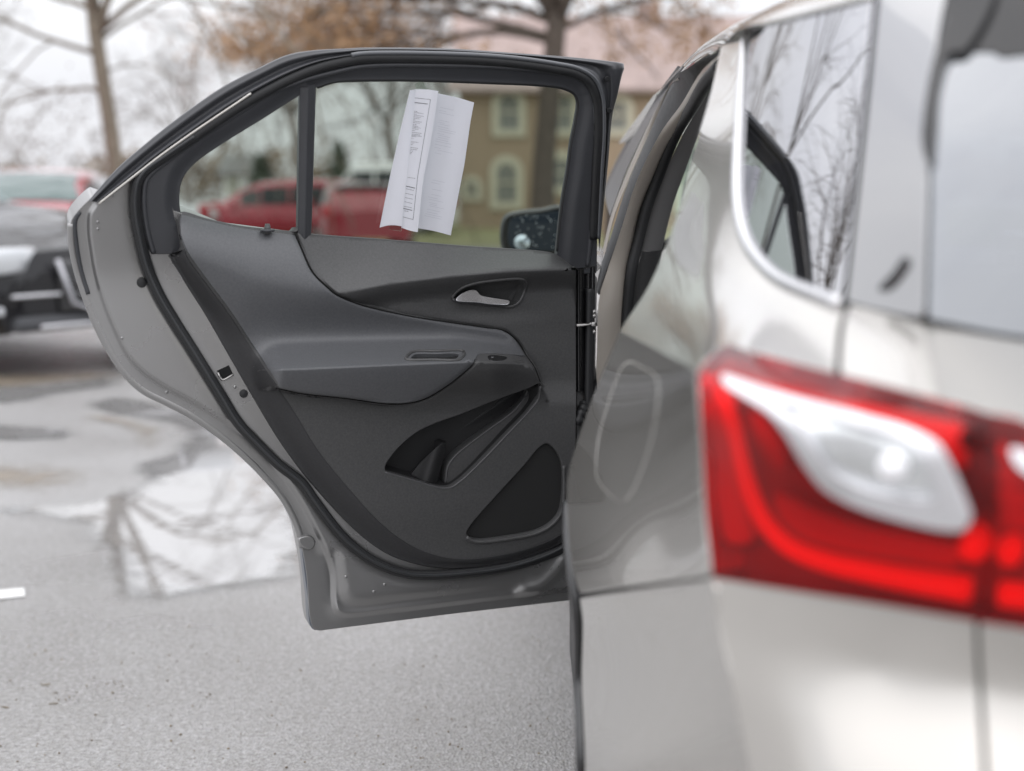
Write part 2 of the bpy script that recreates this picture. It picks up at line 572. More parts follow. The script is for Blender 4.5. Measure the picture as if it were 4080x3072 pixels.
def soft_edge(material, lo=0.12, hi=0.9):
    nt = material.node_tree
    n, l = nt.nodes, nt.links
    out = n['Material Output']; bs = n['Principled BSDF']
    at_ = n.new('ShaderNodeAttribute'); at_.attribute_name = 'edge'
    tcx = n.new('ShaderNodeTexCoord')
    nz_ = n.new('ShaderNodeTexNoise'); nz_.inputs['Scale'].default_value = 9; nz_.inputs['Detail'].default_value = 6; nz_.inputs['Roughness'].default_value = 0.65
    l.new(tcx.outputs['Object'], nz_.inputs['Vector'])
    ad = n.new('ShaderNodeMath'); ad.operation = 'MULTIPLY_ADD'; ad.inputs[1].default_value = 0.9; 
    l.new(nz_.outputs['Fac'], ad.inputs[0]); l.new(at_.outputs['Fac'], ad.inputs[2])
    mr2 = n.new('ShaderNodeMapRange'); mr2.interpolation_type = 'SMOOTHSTEP'
    mr2.inputs['From Min'].default_value = 0.45 + lo; mr2.inputs['From Max'].default_value = 0.45 + hi
    l.new(ad.outputs['Value'], mr2.inputs['Value'])
    tr = n.new('ShaderNodeBsdfTransparent'); ms = n.new('ShaderNodeMixShader')
    l.new(mr2.outputs['Result'], ms.inputs['Fac']); l.new(tr.outputs['BSDF'], ms.inputs[1]); l.new(bs.outputs['BSDF'], ms.inputs[2])
    l.new(ms.outputs['Shader'], out.inputs['Surface'])
soft_edge(M['water'])
M['brown_reflection'] = mat('painted_reflection', (0.27, 0.225, 0.175), rough=0.35, col2=(0.36, 0.31, 0.25), vscale=3, bump=0.4, bscale=60)  # brown reflection of trees and hedge, painted on as base colour
soft_edge(M['brown_reflection'], 0.1, 1.0)

def puddle(px, label, z=0.004, jit=0.03, name='puddle', material=None, wide=0.22):
    w = on_ground(px, z)[:, :2]
    w = cat_rom(w, 0.12, True)
    k = np.arange(len(w))
    w = w + np.stack([np.sin(k * 1.7) * np.cos(k * 0.43), np.sin(k * 1.1 + 2) * np.cos(k * 0.77)], 1) * jit
    lo, hi = w.min(0), w.max(0)
    g = np.array([(x, y) for x in np.arange(lo[0], hi[0], 0.09) for y in np.arange(lo[1], hi[1], 0.09)])
    g = g[inside(g, [w])]
    g = g[dist_poly(g, w, True) > 0.04]
    pts = w.tolist() + g.tolist()
    v, e_, f, *_ = delaunay_2d_cdt([Vector(p) for p in pts], [(i, (i + 1) % len(w)) for i in range(len(w))], [], 0, 1e-4)
    v = np.array([tuple(a) for a in v]); f = np.array([t for t in f if len(t) == 3])
    f = f[inside(v[f].mean(1), [w])]
    ar = (v[f[:, 1], 0] - v[f[:, 0], 0]) * (v[f[:, 2], 1] - v[f[:, 0], 1]) - (v[f[:, 1], 1] - v[f[:, 0], 1]) * (v[f[:, 2], 0] - v[f[:, 0], 0])
    f[ar < 0] = f[ar < 0][:, ::-1]
    o = mesh_obj(name, [(x, y, z) for x, y in v], f, material or M['water'], smooth=False)
    d = np.clip(dist_poly(v, w, True) / wide, 0, 1)
    a = o.data.attributes.new('edge', 'FLOAT', 'POINT')
    a.data.foreach_set('value', d.astype(np.float32))
    return tag(o, label, kind='structure')

puddle([(-400, 2030), (-100, 2055), (100, 2070), (230, 2110), (310, 2180), (350, 2290), (400, 2390), (500, 2412), (600, 2428), (680, 2420), (811, 2392),
        (990, 2372), (1180, 2345), (1320, 2240), (1350, 2100), (1300, 1900), (1150, 1760), (900, 1650), (650, 1600), (500, 1575), (300, 1600), (430, 1660),
        (640, 1690), (640, 1790), (500, 1840), (470, 1930), (400, 1965), (150, 1995), (-100, 1990), (-400, 1975)],
       'large puddle mirroring the bare tree behind the open door')
puddle([(-500, 1745), (-100, 1760), (150, 1765), (330, 1745), (330, 1700), (150, 1690), (-100, 1672), (-500, 1668)], 'narrow puddle beyond the large puddle', jit=0.02)
puddle([(-300, 1600), (60, 1612), (260, 1572), (520, 1530), (420, 1500), (150, 1530), (-300, 1540)], 'farthest thin puddle near the black car', jit=0.02)

puddle([(-500, 1960), (-100, 1975), (200, 1975), (420, 1940), (470, 1890), (420, 1850), (200, 1830), (-100, 1815), (-500, 1800)], 'painted brown reflection on the wet asphalt between the puddles', z=0.003, name='reflection_patch', material=M['brown_reflection'], wide=0.55)
puddle([(-500, 1560), (0, 1565), (330, 1530), (560, 1500), (520, 1475), (250, 1470), (-500, 1480)], 'painted brown reflection on the wet asphalt before the black car', z=0.003, name='reflection_patch', material=M['brown_reflection'], wide=0.5)
puddle([(350, 1640), (650, 1680), (660, 1780), (560, 1800), (420, 1700), (250, 1665)], 'small painted brown reflection in the large puddle', z=0.008, name='reflection_patch', material=M['brown_reflection'], wide=0.25)
M['white_line'] = mat('road_paint', (0.80, 0.80, 0.78), rough=0.5, col2=(0.72, 0.72, 0.71), vscale=30)
wln = on_ground([(-260, 2372), (95, 2342), (100, 2375), (-260, 2412)], 0.004)
mk = mesh_obj('painted_mark', wln, [(0, 1, 2, 3)], M['white_line'], smooth=False)
tag(mk, 'short white painted mark on the asphalt', kind='structure')
if mk.data.polygons[0].normal.z < 0: mk.data.flip_normals()

# loose bits on the asphalt near the camera
M['grit'] = mat('grit', (0.12, 0.10, 0.08), rough=0.8, col2=(0.30, 0.24, 0.15), vscale=30)
gm = MB()
for (px, py) in [(165, 2725), (190, 2735), (215, 2765), (220, 2805), (225, 2762), (375, 2700), (455, 2715), (460, 2725), (390, 2738), (345, 2735), (276, 2780),
                 (490, 2890), (680, 2895), (140, 2610), (720, 2930), (910, 2985)]:
    p = on_ground([(px, py)])[0]
    s = random.uniform(0.002, 0.004)
    gm.box((p[0], p[1], s * 0.6), (s * random.uniform(1, 2.4), s, s), Matrix.Rotation(random.uniform(0, 3), 3, 'Z'), bev=s * 0.25)
for k in range(170):
    p = on_ground([(random.uniform(-100, 2250), random.uniform(2480, 3072))])[0]
    s = random.uniform(0.0012, 0.0032)
    gm.box((p[0], p[1], s * 0.5), (s * random.uniform(1, 1.8), s, s), Matrix.Rotation(random.uniform(0, 3), 3, 'Z'))
for (px, py, a) in [(185, 2730, 0.5), (213, 2806, 0.3), (20, 2820, -0.4)]:
    p = on_ground([(px, py)])[0]
    gm.box((p[0], p[1], 0.002), (0.022, 0.0022, 0.002), Matrix.Rotation(a, 3, 'Z'))
tag(gm.build('grit', M['grit'], smooth=False), 'loose grit and twig bits on the asphalt', 'grit', kind='stuff')

# ------------------------------------------------------------------ the car
CAR = empty('parked_car', (0.95, 3.2, 0.0), 'pewter grey estate car with its rear door standing wide open', 'car')

M['pillar_paint'] = mat('pillar_paint', (0.55, 0.50, 0.44), rough=0.4, metal=0.15, coat=0.3)
M['bright_edge'] = mat('pale_edge_paint', (0.72, 0.70, 0.64), rough=0.4, coat=0.5)
# ---- open rear door: surveyed plane
zb = 0.40
bl, br = on_ground([(1273, 2510), (2264, 2390)], zb)
tdir = (br - bl); tdir[2] = 0; tdir /= np.linalg.norm(tdir)          # toward the hinge
wdir = np.array([tdir[1], -tdir[0], 0.0])                            # inner face normal, toward the rear of the car
VB, KT = 1.10, 0.30                                                  # belt height and lean of the window frame

def wbase(z):
    d = z - VB
    return KT * 0.5 * (d + np.sqrt(d * d + 0.0009))

def door(hf=0.0):
    def fn(xy):
        xy = np.asarray(xy, float).reshape(-1, 2)
        h = hf(xy) if callable(hf) else hf
        r = rays(xy)
        rn = r @ wdir
        t = ((bl - EYE) @ wdir + h) / rn
        for _ in range(8):
            z = H + r[:, 2] * t
            g = (EYE - bl) @ wdir + rn * t - wbase(z) - h
            dz = 1e-4
            gp = rn - (wbase(z + dz) - wbase(z)) / dz * r[:, 2]
            t = t - g / gp
        return EYE + r * t[:, None]
    return fn

# outlines (survey pixels)
SIL_TOP = [(352, 800), (380, 768), (468, 671), (570, 582), (696, 481), (886, 348), (1044, 266), (1139, 222), (1234, 203), (1392, 193), (1453, 190), (1770, 193),
           (2023, 209), (2276, 228), (2434, 245), (2482, 254)]
SIL_RIGHT = [(2487, 262), (2476, 300), (2459, 380), (2440, 456), (2424, 633), (2405, 823), (2388, 1000)]
LINE_B = [(390, 806), (456, 755), (570, 665), (601, 639), (760, 525), (949, 399), (1139, 297), (1266, 247), (1400, 220), (1453, 213), (1770, 214), (2023, 228), (2213, 253),
          (2308, 274), (2368, 312), (2399, 380), (2406, 506), (2396, 696), (2384, 950)]
LEFT_EDGE = [(372, 785), (345, 808), (312, 842), (288, 876), (281, 915), (284, 963), (304, 1071), (335, 1172), (380, 1292), (443, 1413), (506, 1501), (570, 1558), (665, 1606),
             (760, 1656), (886, 1744), (981, 1826), (1044, 1889), (1128, 1988), (1185, 2099), (1206, 2185), (1224, 2295), (1238, 2464), (1252, 2505), (1276, 2511)]
BOTTOM = [(1276, 2511), (1788, 2446), (2264, 2391), (2330, 2384)]
FLANGE = [(373, 812), (351, 850), (347, 918), (359, 1013), (373, 1090), (405, 1204), (456, 1330), (506, 1425), (570, 1491), (665, 1554), (760, 1605), (854, 1662), (949, 1719),
          (1025, 1782), (1108, 1881), (1190, 2000), (1247, 2103), (1288, 2191), (1316, 2279), (1323, 2396), (1335, 2440), (1368, 2457), (1553, 2441), (1846, 2407), (2264, 2356), (2330, 2348)]
SEAL = [(2352, 1150), (2349, 1400), (2338, 1750), (2310, 2080), (2252, 2176), (2170, 2216), (2023, 2260), (1846, 2284), (1711, 2292), (1611, 2283), (1494, 2239), (1376, 2150), (1259, 2003), (1203, 1925), (1108, 1849),
        (1025, 1767), (949, 1685), (886, 1584), (823, 1482), (760, 1381), (696, 1280), (633, 1172), (585, 1058), (556, 938), (541, 850), (540, 775), (553, 715), (585, 674),
        (645, 631), (775, 543), (962, 418), (1150, 316), (1274, 267), (1400, 238), (1453, 231), (1770, 232), (2020, 247), (2205, 272), (2295, 292), (2347, 327),
        (2376, 392), (2384, 506), (2375, 696), (2364, 950), (2352, 1150)]

GL_MAIN = cat_rom([(1257, 347), (1330, 326), (1421, 316), (1643, 315), (1960, 326), (2150, 335), (2244, 348), (2290, 370), (2308, 408), (2301, 475), (2282, 570), (2270, 665), (2254, 760),
                   (2241, 848), (2225, 1000), (2221, 1030)], 14)
GL_MAIN = np.vstack([GL_MAIN, dense([(2221, 1035), (1237, 965)], 30), dense([(1237, 955), (1256, 352)], 25)])
GL_FIX = cat_rom([(1199, 373), (1044, 472), (886, 570), (778, 646), (734, 696), (716, 740), (712, 823), (719, 860)], 14)
GL_FIX = np.vstack([GL_FIX, dense([(722, 880), (949, 930), (1190, 955)], 25), dense([(1190, 945), (1199, 385)], 25)])

# painted inner shell
FL = cat_rom(FLANGE, 14)
GROOVE = cat_rom([(1330, 2225), (1338, 2300), (1352, 2385), (1395, 2418), (1600, 2402), (1850, 2374), (2060, 2350)], 14)
CREASE_R = cat_rom([(2075, 2352), (2150, 2335), (2205, 2290), (2250, 2235)], 14)
INNER_LIP = cat_rom(SEAL[4:29], 14)

def shell_h(xy):
    d = dist_poly(xy, FL, signed=True)
    h = 0.011 * sstep(d, 8, -22)                    # step between hem flange and panel
    dg = dist_poly(xy, GROOVE)
    h = h - 0.006 * np.exp(-(dg / 26.0) ** 2)
    h = h + 0.006 * np.exp(-(dist_poly(xy, CREASE_R) / 24.0) ** 2)
    ds = dist_poly(xy, INNER_LIP)
    h = h - 0.003 * np.exp(-(ds / 30.0) ** 2)
    return h

test_in = dist_poly(np.array([[800.0, 1300.0]]), FL, signed=True)[0]
if test_in > 0:
    FL = FL[::-1]

shell_outline = np.vstack([cat_rom(LEFT_EDGE, 16), dense(BOTTOM, 25)[1:], dense([(2340, 2370), (2366, 1700), (2378, 1110)], 40),
                           dense([(2370, 1095), (2220, 1080), (2000, 1025), (1300, 975), (900, 925), (690, 840), (660, 700)], 40),
                           dense([(645, 622), (590, 655), (470, 752), (388, 812)], 14)])
SHELL_HOLE = cat_rom([(760, 950), (1000, 975), (1600, 1050), (2200, 1110), (2250, 1130), (2255, 2080), (2150, 2150), (1850, 2210), (1700, 2200), (1560, 2130), (1420, 2010), (1290, 1880), (1180, 1740), (1060, 1540), (900, 1270), (790, 1070)], 40, True)
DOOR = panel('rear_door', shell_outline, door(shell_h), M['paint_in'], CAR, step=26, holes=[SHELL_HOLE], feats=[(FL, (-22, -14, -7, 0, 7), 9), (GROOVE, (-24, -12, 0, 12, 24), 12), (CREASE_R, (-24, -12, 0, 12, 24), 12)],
             rim=(0.0012, 0.055))

def door_part(name, outline, h, material, step=20, **k):
    return panel(name, outline, door(h), material, DOOR, step=step, **k)

def door_tube(name, line, h, rad, material, seg=10, parent=None, flat=1.0, step=14, closed=False):
    p = cat_rom(line, step) if not closed else cat_rom(line, step, True)
    v, f = tube(door(h)(p), rad, seg, up=tuple(wdir), flat=flat)
    return mesh_obj(name, v, f, material, parent or DOOR)

# outer skin of the door (a real sheet 35 mm behind the inner shell, seen from the far side)
skin_outline = np.vstack([cat_rom(LEFT_EDGE, 30), dense(BOTTOM, 40)[1:], dense([(2340, 2370), (2384, 1060), (2388, 1000)], 60), dense([(2300, 1020), (1300, 985), (640, 860)], 60)[:-1], [(640, 860), (380, 800)]])
skin_outline = skin_outline.mean(0) + (skin_outline - skin_outline.mean(0)) * 0.982
door_part('outer_skin', skin_outline, -0.055, M['paint'], step=60, rim=None)
# hem strip along the wheel arch edge: folded outer skin, with the black end cap
door_tube('hem_seal', [(318, 845), (300, 880), (304, 963), (322, 1071), (352, 1172)], 0.002, 0.0036, M['frame'], flat=0.6)
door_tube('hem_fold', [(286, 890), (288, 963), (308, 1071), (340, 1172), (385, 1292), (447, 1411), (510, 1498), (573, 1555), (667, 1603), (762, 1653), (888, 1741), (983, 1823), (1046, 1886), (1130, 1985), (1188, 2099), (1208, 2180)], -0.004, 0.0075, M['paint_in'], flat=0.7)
door_part('edge_cap', cat_rom([(1206, 2170), (1216, 2200), (1240, 2290), (1262, 2400), (1272, 2500), (1256, 2508), (1240, 2490), (1230, 2380), (1215, 2260)], 10, True), -0.002, mat('edge_cap', (0.10, 0.115, 0.14), rough=0.3, coat=0.4), step=14, rim=(0.002, 0.02))
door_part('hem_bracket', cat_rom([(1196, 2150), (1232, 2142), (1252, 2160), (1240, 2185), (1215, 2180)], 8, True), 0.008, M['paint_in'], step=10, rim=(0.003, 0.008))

def band(name, A, B, prof, material, parent=None, n=140, base=0.0):
    def rs(l):
        p = cat_rom(l, 6)
        q = np.r_[0, np.cumsum(np.linalg.norm(np.diff(p, axis=0), axis=1))]
        u = np.linspace(0, q[-1], n)
        return np.stack([np.interp(u, q, p[:, 0]), np.interp(u, q, p[:, 1])], 1)
    a, b = rs(A), rs(B)
    rows = [door(h + base)(a * (1 - t) + b * t) for t, h in prof]
    k = len(prof)
    f = [(r * n + i, (r + 1) * n + i, (r + 1) * n + i + 1, r * n + i + 1) for r in range(k - 1) for i in range(n - 1)]
    v = np.vstack(rows)
    q = f[len(f) // 2]
    if np.dot(np.cross(v[q[1]] - v[q[0]], v[q[3]] - v[q[0]]), EYE - v[q[0]]) < 0: f = [x[::-1] for x in f]
    return mesh_obj(name, v, f, material, parent or DOOR)

# window frame: outer moulding strip between silhouette and ridge line
A_top = cat_rom(SIL_TOP, 12)
B_ln = cat_rom(LINE_B, 12)
frame_outer = np.vstack([A_top, cat_rom(SIL_RIGHT, 14), dense([(2384, 1050), (2370, 1050)], 10), cat_rom([(q[0], q[1] + 6) for q in LINE_B], 12)[::-1]])
SILFULL = np.vstack([A_top, cat_rom(SIL_RIGHT, 14)])
band('window_frame', SIL_TOP + SIL_RIGHT, LINE_B, [(-0.02, -0.03), (0.0, 0.0), (0.06, 0.006), (0.14, 0.007), (0.24, 0.014), (0.34, 0.016), (0.44, 0.013), (0.54, 0.007), (0.66, 0.007), (0.78, 0.014), (0.88, 0.023), (0.96, 0.024), (1.02, 0.018), (1.06, 0.008), (1.07, -0.004)], M['frame'])
door_tube('frame_bead', LINE_B[8:], 0.022, 0.0042, mat('frame_bead', (0.10, 0.105, 0.115), rough=0.2, coat=0.4), seg=10)
door_tube('shell_edge', [(394, 812), (456, 763), (570, 674), (640, 620), (760, 534), (949, 407), (1000, 372)], 0.023, np.linspace(0.0034, 0.0012, 54) if False else 0.0026, M['paint'], seg=8)
# inner frame carrying both panes
inner_out = np.vstack([cat_rom([(604, 1010), (578, 930), (562, 840), (561, 770), (575, 712), (615, 655)], 12), cat_rom([(640, 622), (760, 535), (949, 409), (1139, 307), (1266, 257), (1400, 229), (1453, 222), (1770, 223),
                       (2023, 238), (2213, 263), (2303, 284), (2358, 318), (2390, 384), (2398, 506), (2390, 696), (2378, 950), (2376, 1085)], 12), dense([(2300, 1090), (2226, 1075)], 20)[:],
                       dense([(2200, 1050), (1300, 990), (900, 950), (760, 930), (800, 920)], 30), dense([(790, 930), (800, 1008)], 20)])
INN = cat_rom([(640, 622), (760, 535), (949, 409), (1139, 307), (1266, 257), (1400, 229), (1453, 222), (1770, 223), (2023, 238), (2213, 263), (2303, 284), (2358, 318), (2390, 384), (2398, 506), (2390, 696), (2378, 950), (2372, 1060)], 12)
INN = np.vstack([cat_rom([(604, 1010), (578, 930), (562, 840), (561, 770), (575, 712), (615, 655)], 12), INN])
def inner_h(xy):
    g = np.minimum(dist_poly(xy, GL_MAIN[::2], True), dist_poly(xy, GL_FIX[::2], True))
    return 0.008 + 0.009 * sstep(g, 4, 60)
door_tube('frame_lip', [(612, 1008), (590, 930), (577, 850), (574, 770), (584, 715), (612, 682), (660, 645), (760, 572), (949, 450), (1076, 372), (1203, 321), (1329, 287), (1453, 263), (1770, 260), (2000, 268), (2200, 286), (2285, 302), (2336, 330), (2362, 385), (2372, 480), (2366, 696), (2352, 950), (2340, 1060)], 0.017, 0.0046, M['frame'], seg=10)
door_part('inner_frame', inner_out, inner_h, M['frame'], step=14, holes=[GL_MAIN, GL_FIX], rim=(0.002, 0.012))
door_tube('weather_seal', SEAL[:-1], 0.018, 0.0098, M['rubber'], seg=12, step=16, flat=0.8)
door_tube('seal_lip', SEAL[4:30], 0.025, 0.0035, mat('seal_lip', (0.035, 0.037, 0.04), rough=0.4), seg=8, step=16)
door_part('divider_bar', np.array([(1199, 350), (1256, 335), (1237, 965), (1190, 960)], float), lambda xy: 0.012 + 0.006 * np.exp(-((dist_poly(xy, [(1228, 340), (1214, 960)])) / 14.0) ** 2), M['frame'], step=10, rim=(0.002, 0.012), feats=[])
door_part('door_window', GL_MAIN, -0.008, M['door_glass'], step=60, rim=(0.0005, 0.003))
door_part('fixed_pane', GL_FIX, -0.008, M['door_glass'], step=60, rim=(0.0005, 0.003))
door_tube('glass_run', [(1262, 345), (1330, 323), (1421, 318), (1643, 317), (1960, 328), (2150, 337), (2244, 350), (2290, 374), (2304, 410), (2297, 475), (2278, 570), (2266, 665), (2250, 760), (2237, 848), (2222, 1000)], 0.004, 0.004, M['rubber'], seg=6)

# ---- trim panel relief
BELT = [(704, 868), (722, 846), (823, 872), (949, 900), (1190, 927), (1250, 936), (1516, 955), (1833, 980), (2200, 1008), (2226, 1020), (2290, 1066)]
TRIM_LEFT = [(699, 868), (706, 920), (716, 980), (702, 1004), (681, 1012), (728, 1103), (823, 1254), (918, 1419), (1013, 1584), (1108, 1742), (1203, 1875), (1276, 1962), (1376, 2070), (1464, 2150), (1553, 2208), (1641, 2240), (1729, 2259), (1846, 2262),
             (2023, 2240), (2170, 2195), (2252, 2155), (2285, 2130)]
FACE_EDGE = [(702, 868), (711, 920), (736, 1010), (823, 1134), (918, 1261), (1038, 1444), (1108, 1546), (1171, 1640), (1270, 1800), (1400, 1960), (1510, 2080), (1620, 2165), (1735, 2214), (1846, 2230), (2023, 2208), (2170, 2164), (2250, 2122), (2296, 2096)]
S1 = [(1176, 928), (1200, 985), (1247, 1085), (1306, 1144), (1341, 1173), (1435, 1214), (1611, 1256), (1788, 1284), (1935, 1305), (2015, 1320), (2064, 1361), (2099, 1420), (2129, 1463), (2152, 1522)]
S2 = [(1101, 1546), (1200, 1567), (1376, 1587), (1553, 1609), (1640, 1604), (1700, 1586), (1788, 1533), (1855, 1480), (1882, 1455), (1895, 1436)]
C1 = [(1345, 1168), (1553, 1127), (1788, 1098), (2023, 1077), (2290, 1066)]
s1, s2, c1 = cat_rom(S1, 10), cat_rom(S2, 10), cat_rom(C1, 14)
tl, fe, belt = cat_rom(TRIM_LEFT, 14), cat_rom(FACE_EDGE, 14), cat_rom(BELT, 14)
POCKET = np.vstack([cat_rom([(2150, 1524), (2105, 1546), (1964, 1597), (1846, 1644), (1729, 1686), (1658, 1721), (1600, 1768), (1553, 1822), (1531, 1862), (1534, 1880)], 12)[:-1],
                    cat_rom([(1534, 1880), (1641, 1910), (1755, 1942), (1794, 1941), (1832, 1918), (1876, 1879), (1935, 1820), (2023, 1727), (2117, 1627), (2146, 1586), (2152, 1540)], 12)])
HANDLE = cat_rom([(1802, 1190), (1835, 1150), (1876, 1133), (1964, 1118), (2075, 1112), (2093, 1120), (2087, 1167), (2064, 1207), (2036, 1221), (1964, 1216), (1846, 1203)], 10, True)
PULL = cat_rom([(1636, 1428), (1648, 1411), (1740, 1407), (1826, 1407), (1832, 1412), (1820, 1427), (1730, 1429)], 10, True)
SPEAKER = cat_rom([(1856, 2130), (1868, 2100), (1964, 1987), (2082, 1858), (2150, 1779), (2180, 1764), (2220, 1797), (2243, 1856), (2243, 1985), (2230, 2044), (2196, 2086), (2138, 2118), (2023, 2141), (1890, 2152)], 16, True)

def xint(line, x):
    a = np.asarray(line, float)
    o = np.argsort(a[:, 0])
    return np.interp(x, a[o, 0], a[o, 1])

S1d, S2d, C1d = dense(S1, 20), dense(S2, 20), dense(C1, 20)
def ease(u):
    u = np.clip(u, 0, 1)
    return 1 - (1 - u) ** 1.7

def soft_f(xy):
    x, y = xy[:, 0], xy[:, 1]
    yb = xint(belt, x)
    # soft upper / armrest field
    ridge = np.interp(x, [950, 1040, 1200, 1553, 1850, 2050, 2130], [1500, 1474, 1470, 1454, 1442, 1445, 1462])
    val = ridge - np.interp(x, [950, 1200, 1800, 2100], [130, 140, 125, 80])
    ytop = np.interp(x, [700, 1000, 1250], [1010, 1110, 1150])
    soft = 0.012 + 0.058 * ease((y - yb) / np.maximum(30, ytop - yb))
    sm = sstep(y, ytop, val)
    soft = np.where(y > ytop, 0.070 - 0.036 * sm, soft)
    arm_amp = 0.095 * sstep(x, 985, 1130) * (0.55 + 0.45 * sstep(x, 2140, 1950))
    t = np.clip((y - val) / np.maximum(10, ridge - val), 0, 1.0)
    arm = arm_amp * np.where(t < 0.5, 2 * t * t, 1 - 2 * (1 - t) ** 2) * 0.35 + arm_amp * 0.65 * t ** 2.4
    face = np.clip((y - ridge) / 140.0, 0, 1)
    rnd = arm_amp * (1 - 0.42 * face ** 1.3)
    soft = soft + np.where(y < ridge, arm, rnd)
    soft = soft + 0.0 
    return soft

def trim_h(xy):
    x, y = xy[:, 0], xy[:, 1]
    yb = xint(belt, x)
    ys1 = xint([(900, 900)] + S1[1:], x)
    # lower field
    low = 0.036 + 0.006 * np.exp(-((y - 1700) / 180.0) ** 2) - 0.012 * sstep(y, 1990, 2230)
    # handle field (right of S1, below the belt crease)
    yc = xint(C1, x)
    crest = 0.072
    up = 0.012 + (crest - 0.012) * np.clip((y - yb) / np.maximum(20, yc - yb), 0, 1)
    dn = crest - 0.040 * sstep(y - yc, 0, 90) 
    handle_f = np.where(y < yc, up, dn)
    handle_f = handle_f - 0.004 * np.exp(-(((x - 1960) / 190.0) ** 2 + ((y - 1245) / 45.0) ** 2)) 
    colr = 0.030 + (handle_f - 0.030) * sstep(y, 1330, 1230)
    # right column blend
    right = np.where(y > 1500, 0.030 + (low - 0.030) * sstep(y, 1500, 1620), colr)
    soft = soft_f(xy) - 0.005
    # region masks
    d1 = dist_poly(xy, S1d, signed=True)
    d2 = dist_poly(xy, S2d, signed=True)
    s1s = np.sign(dist_poly(np.array([[1900.0, 1150.0]]), S1d, signed=True)[0])
    s2s = np.sign(dist_poly(np.array([[1500.0, 1800.0]]), S2d, signed=True)[0])
    in_handle = sstep(d1 * s1s, -6, 8) * (x > 1176)
    in_low = sstep(d2 * s2s, -6, 8)
    in_low = np.where(x < 1101, sstep(y, 1536, 1556), in_low)
    in_low = in_low * np.where(x > 1700, sstep(y, 1405, 1445), 1.0)
    fade = sstep(y, 1470, 1650)
    lowmix = low + (soft - 0.003 - low) * (1 - fade) * sstep(x, 1540, 1740)
    h = soft * (1 - in_low) + lowmix * in_low
    h = h * (1 - in_handle) + right * in_handle
    # seams
    h = h - 0.004 * np.exp(-(d1 / 7.0) ** 2) * (y > 925) - 0.004 * np.exp(-(d2 / 7.0) ** 2)
    # side wall at the left and bottom
    a = dist_poly(xy, tl[::2]); f = dist_poly(xy, fe[::2])
    tt = a / np.maximum(1, a + f)
    ins = inside(xy, [np.vstack([fe, [(2400, 2096), (2400, 500), (697, 500)]])])
    tt = np.where(ins, 1.0, tt)
    h = 0.013 + (h - 0.013) * np.where(ins, 1.0, sstep(tt, 0, 1) * 0.6 + 0.4 * tt)
    return h

trim_outline = np.vstack([tl, dense([(2288, 2100), (2294, 1600), (2292, 1075)], 25), cat_rom(BELT, 14)[::-1]])
TRIM = door_part('trim_panel', trim_outline, trim_h, M['trim'], step=15, holes=[POCKET, HANDLE, PULL, SPEAKER],
                 feats=[(s1, (-14, -8, -4, 0, 4, 8, 14), 9), (s2, (-14, -8, -4, 0, 4, 8, 14), 9), (c1, (-12, 0, 12), 12), (fe, (-30, -15, 0, 15), 14),
                        ([(1040, 1474), (1200, 1470), (1553, 1454), (1850, 1442), (2050, 1445)], (-14, -7, 0, 7, 14), 10)], rim=(0.002, 0.01))
# soft piece overlay: same relief, 1 mm proud, in a smoother skin
soft_outline = np.vstack([cat_rom([(706, 885), (720, 960), (745, 1012), (823, 1128), (918, 1256), (1038, 1440), (1101, 1537)], 14)[:-1], cat_rom(S2, 12)[:-2], cat_rom([(1893, 1432), (1903, 1412), (1964, 1408), (2070, 1418), (2093, 1421)], 12), cat_rom(S1, 12)[::-1][18:], ])
soft_outline = soft_outline[np.r_[True, np.linalg.norm(np.diff(soft_outline, axis=0), axis=1) > 3]]
S1m = cat_rom(S1, 12)
s1_up = S1m[S1m[:, 1] < 1412][::-1]
soft_outline = np.vstack([cat_rom([(716, 885), (730, 950), (757, 1012), (836, 1124), (931, 1252), (1050, 1436), (1112, 1534)], 14)[:-1], cat_rom(S2, 12)[1:-2] - [0, 4],
                          cat_rom([(1893, 1430), (1903, 1410), (1964, 1405), (2040, 1409), (2080, 1414)], 12), s1_up + [-4, 4], cat_rom([(1174, 938), (949, 908), (823, 880), (724, 856)], 14)])
door_part('armrest', soft_outline, lambda xy: soft_f(xy) + 0.001 - 0.004 * np.exp(-(np.minimum(dist_poly(xy, S1d), dist_poly(xy, S2d)) / 9.0) ** 2), M['trim_soft'], step=15, holes=[PULL],
          feats=[([(1040, 1474), (1200, 1470), (1553, 1454), (1850, 1442)], (-14, -7, 0, 7, 14), 10), (s1, (6, 12, 18), 10), (s2, (-6, -12, -18), 10), (s1, (-6, -12, -18), 10)], rim=(0.0015, 0.012))

def recess(name, loop, depth, inset, material, parent, h0, step=14, curve=0.0):
    """walls and floor of a pocket sunk below the rim of a hole"""
    lp = np.asarray(loop, float)
    c = lp.mean(0)
    rings = []
    base = trim_h(lp) if callable(h0) else np.full(len(lp), h0)
    P0 = door(lambda q: base)(lp)
    n = -wdir
    verts = [P0 + 0.0]
    ctr = P0.mean(0)
    for k, t in enumerate((0.12, 0.5, 1.0)):
        sc_ = 1 - inset * t
        verts.append(ctr + (P0 - ctr) * sc_ + n * depth * t)
    vs = np.vstack(verts + [ctr[None] + n * depth * (1 + curve)])
    k = len(lp)
    fs = []
    for r in range(3):
        for i in range(k):
            j = (i + 1) % k
            fs.append((r * k + i, r * k + j, (r + 1) * k + j, (r + 1) * k + i))
    for i in range(k):
        fs.append((3 * k + i, 3 * k + (i + 1) % k, 4 * k))
    o = mesh_obj(name, vs, fs, material, parent, smooth=True)
    return sharp(o, 50)

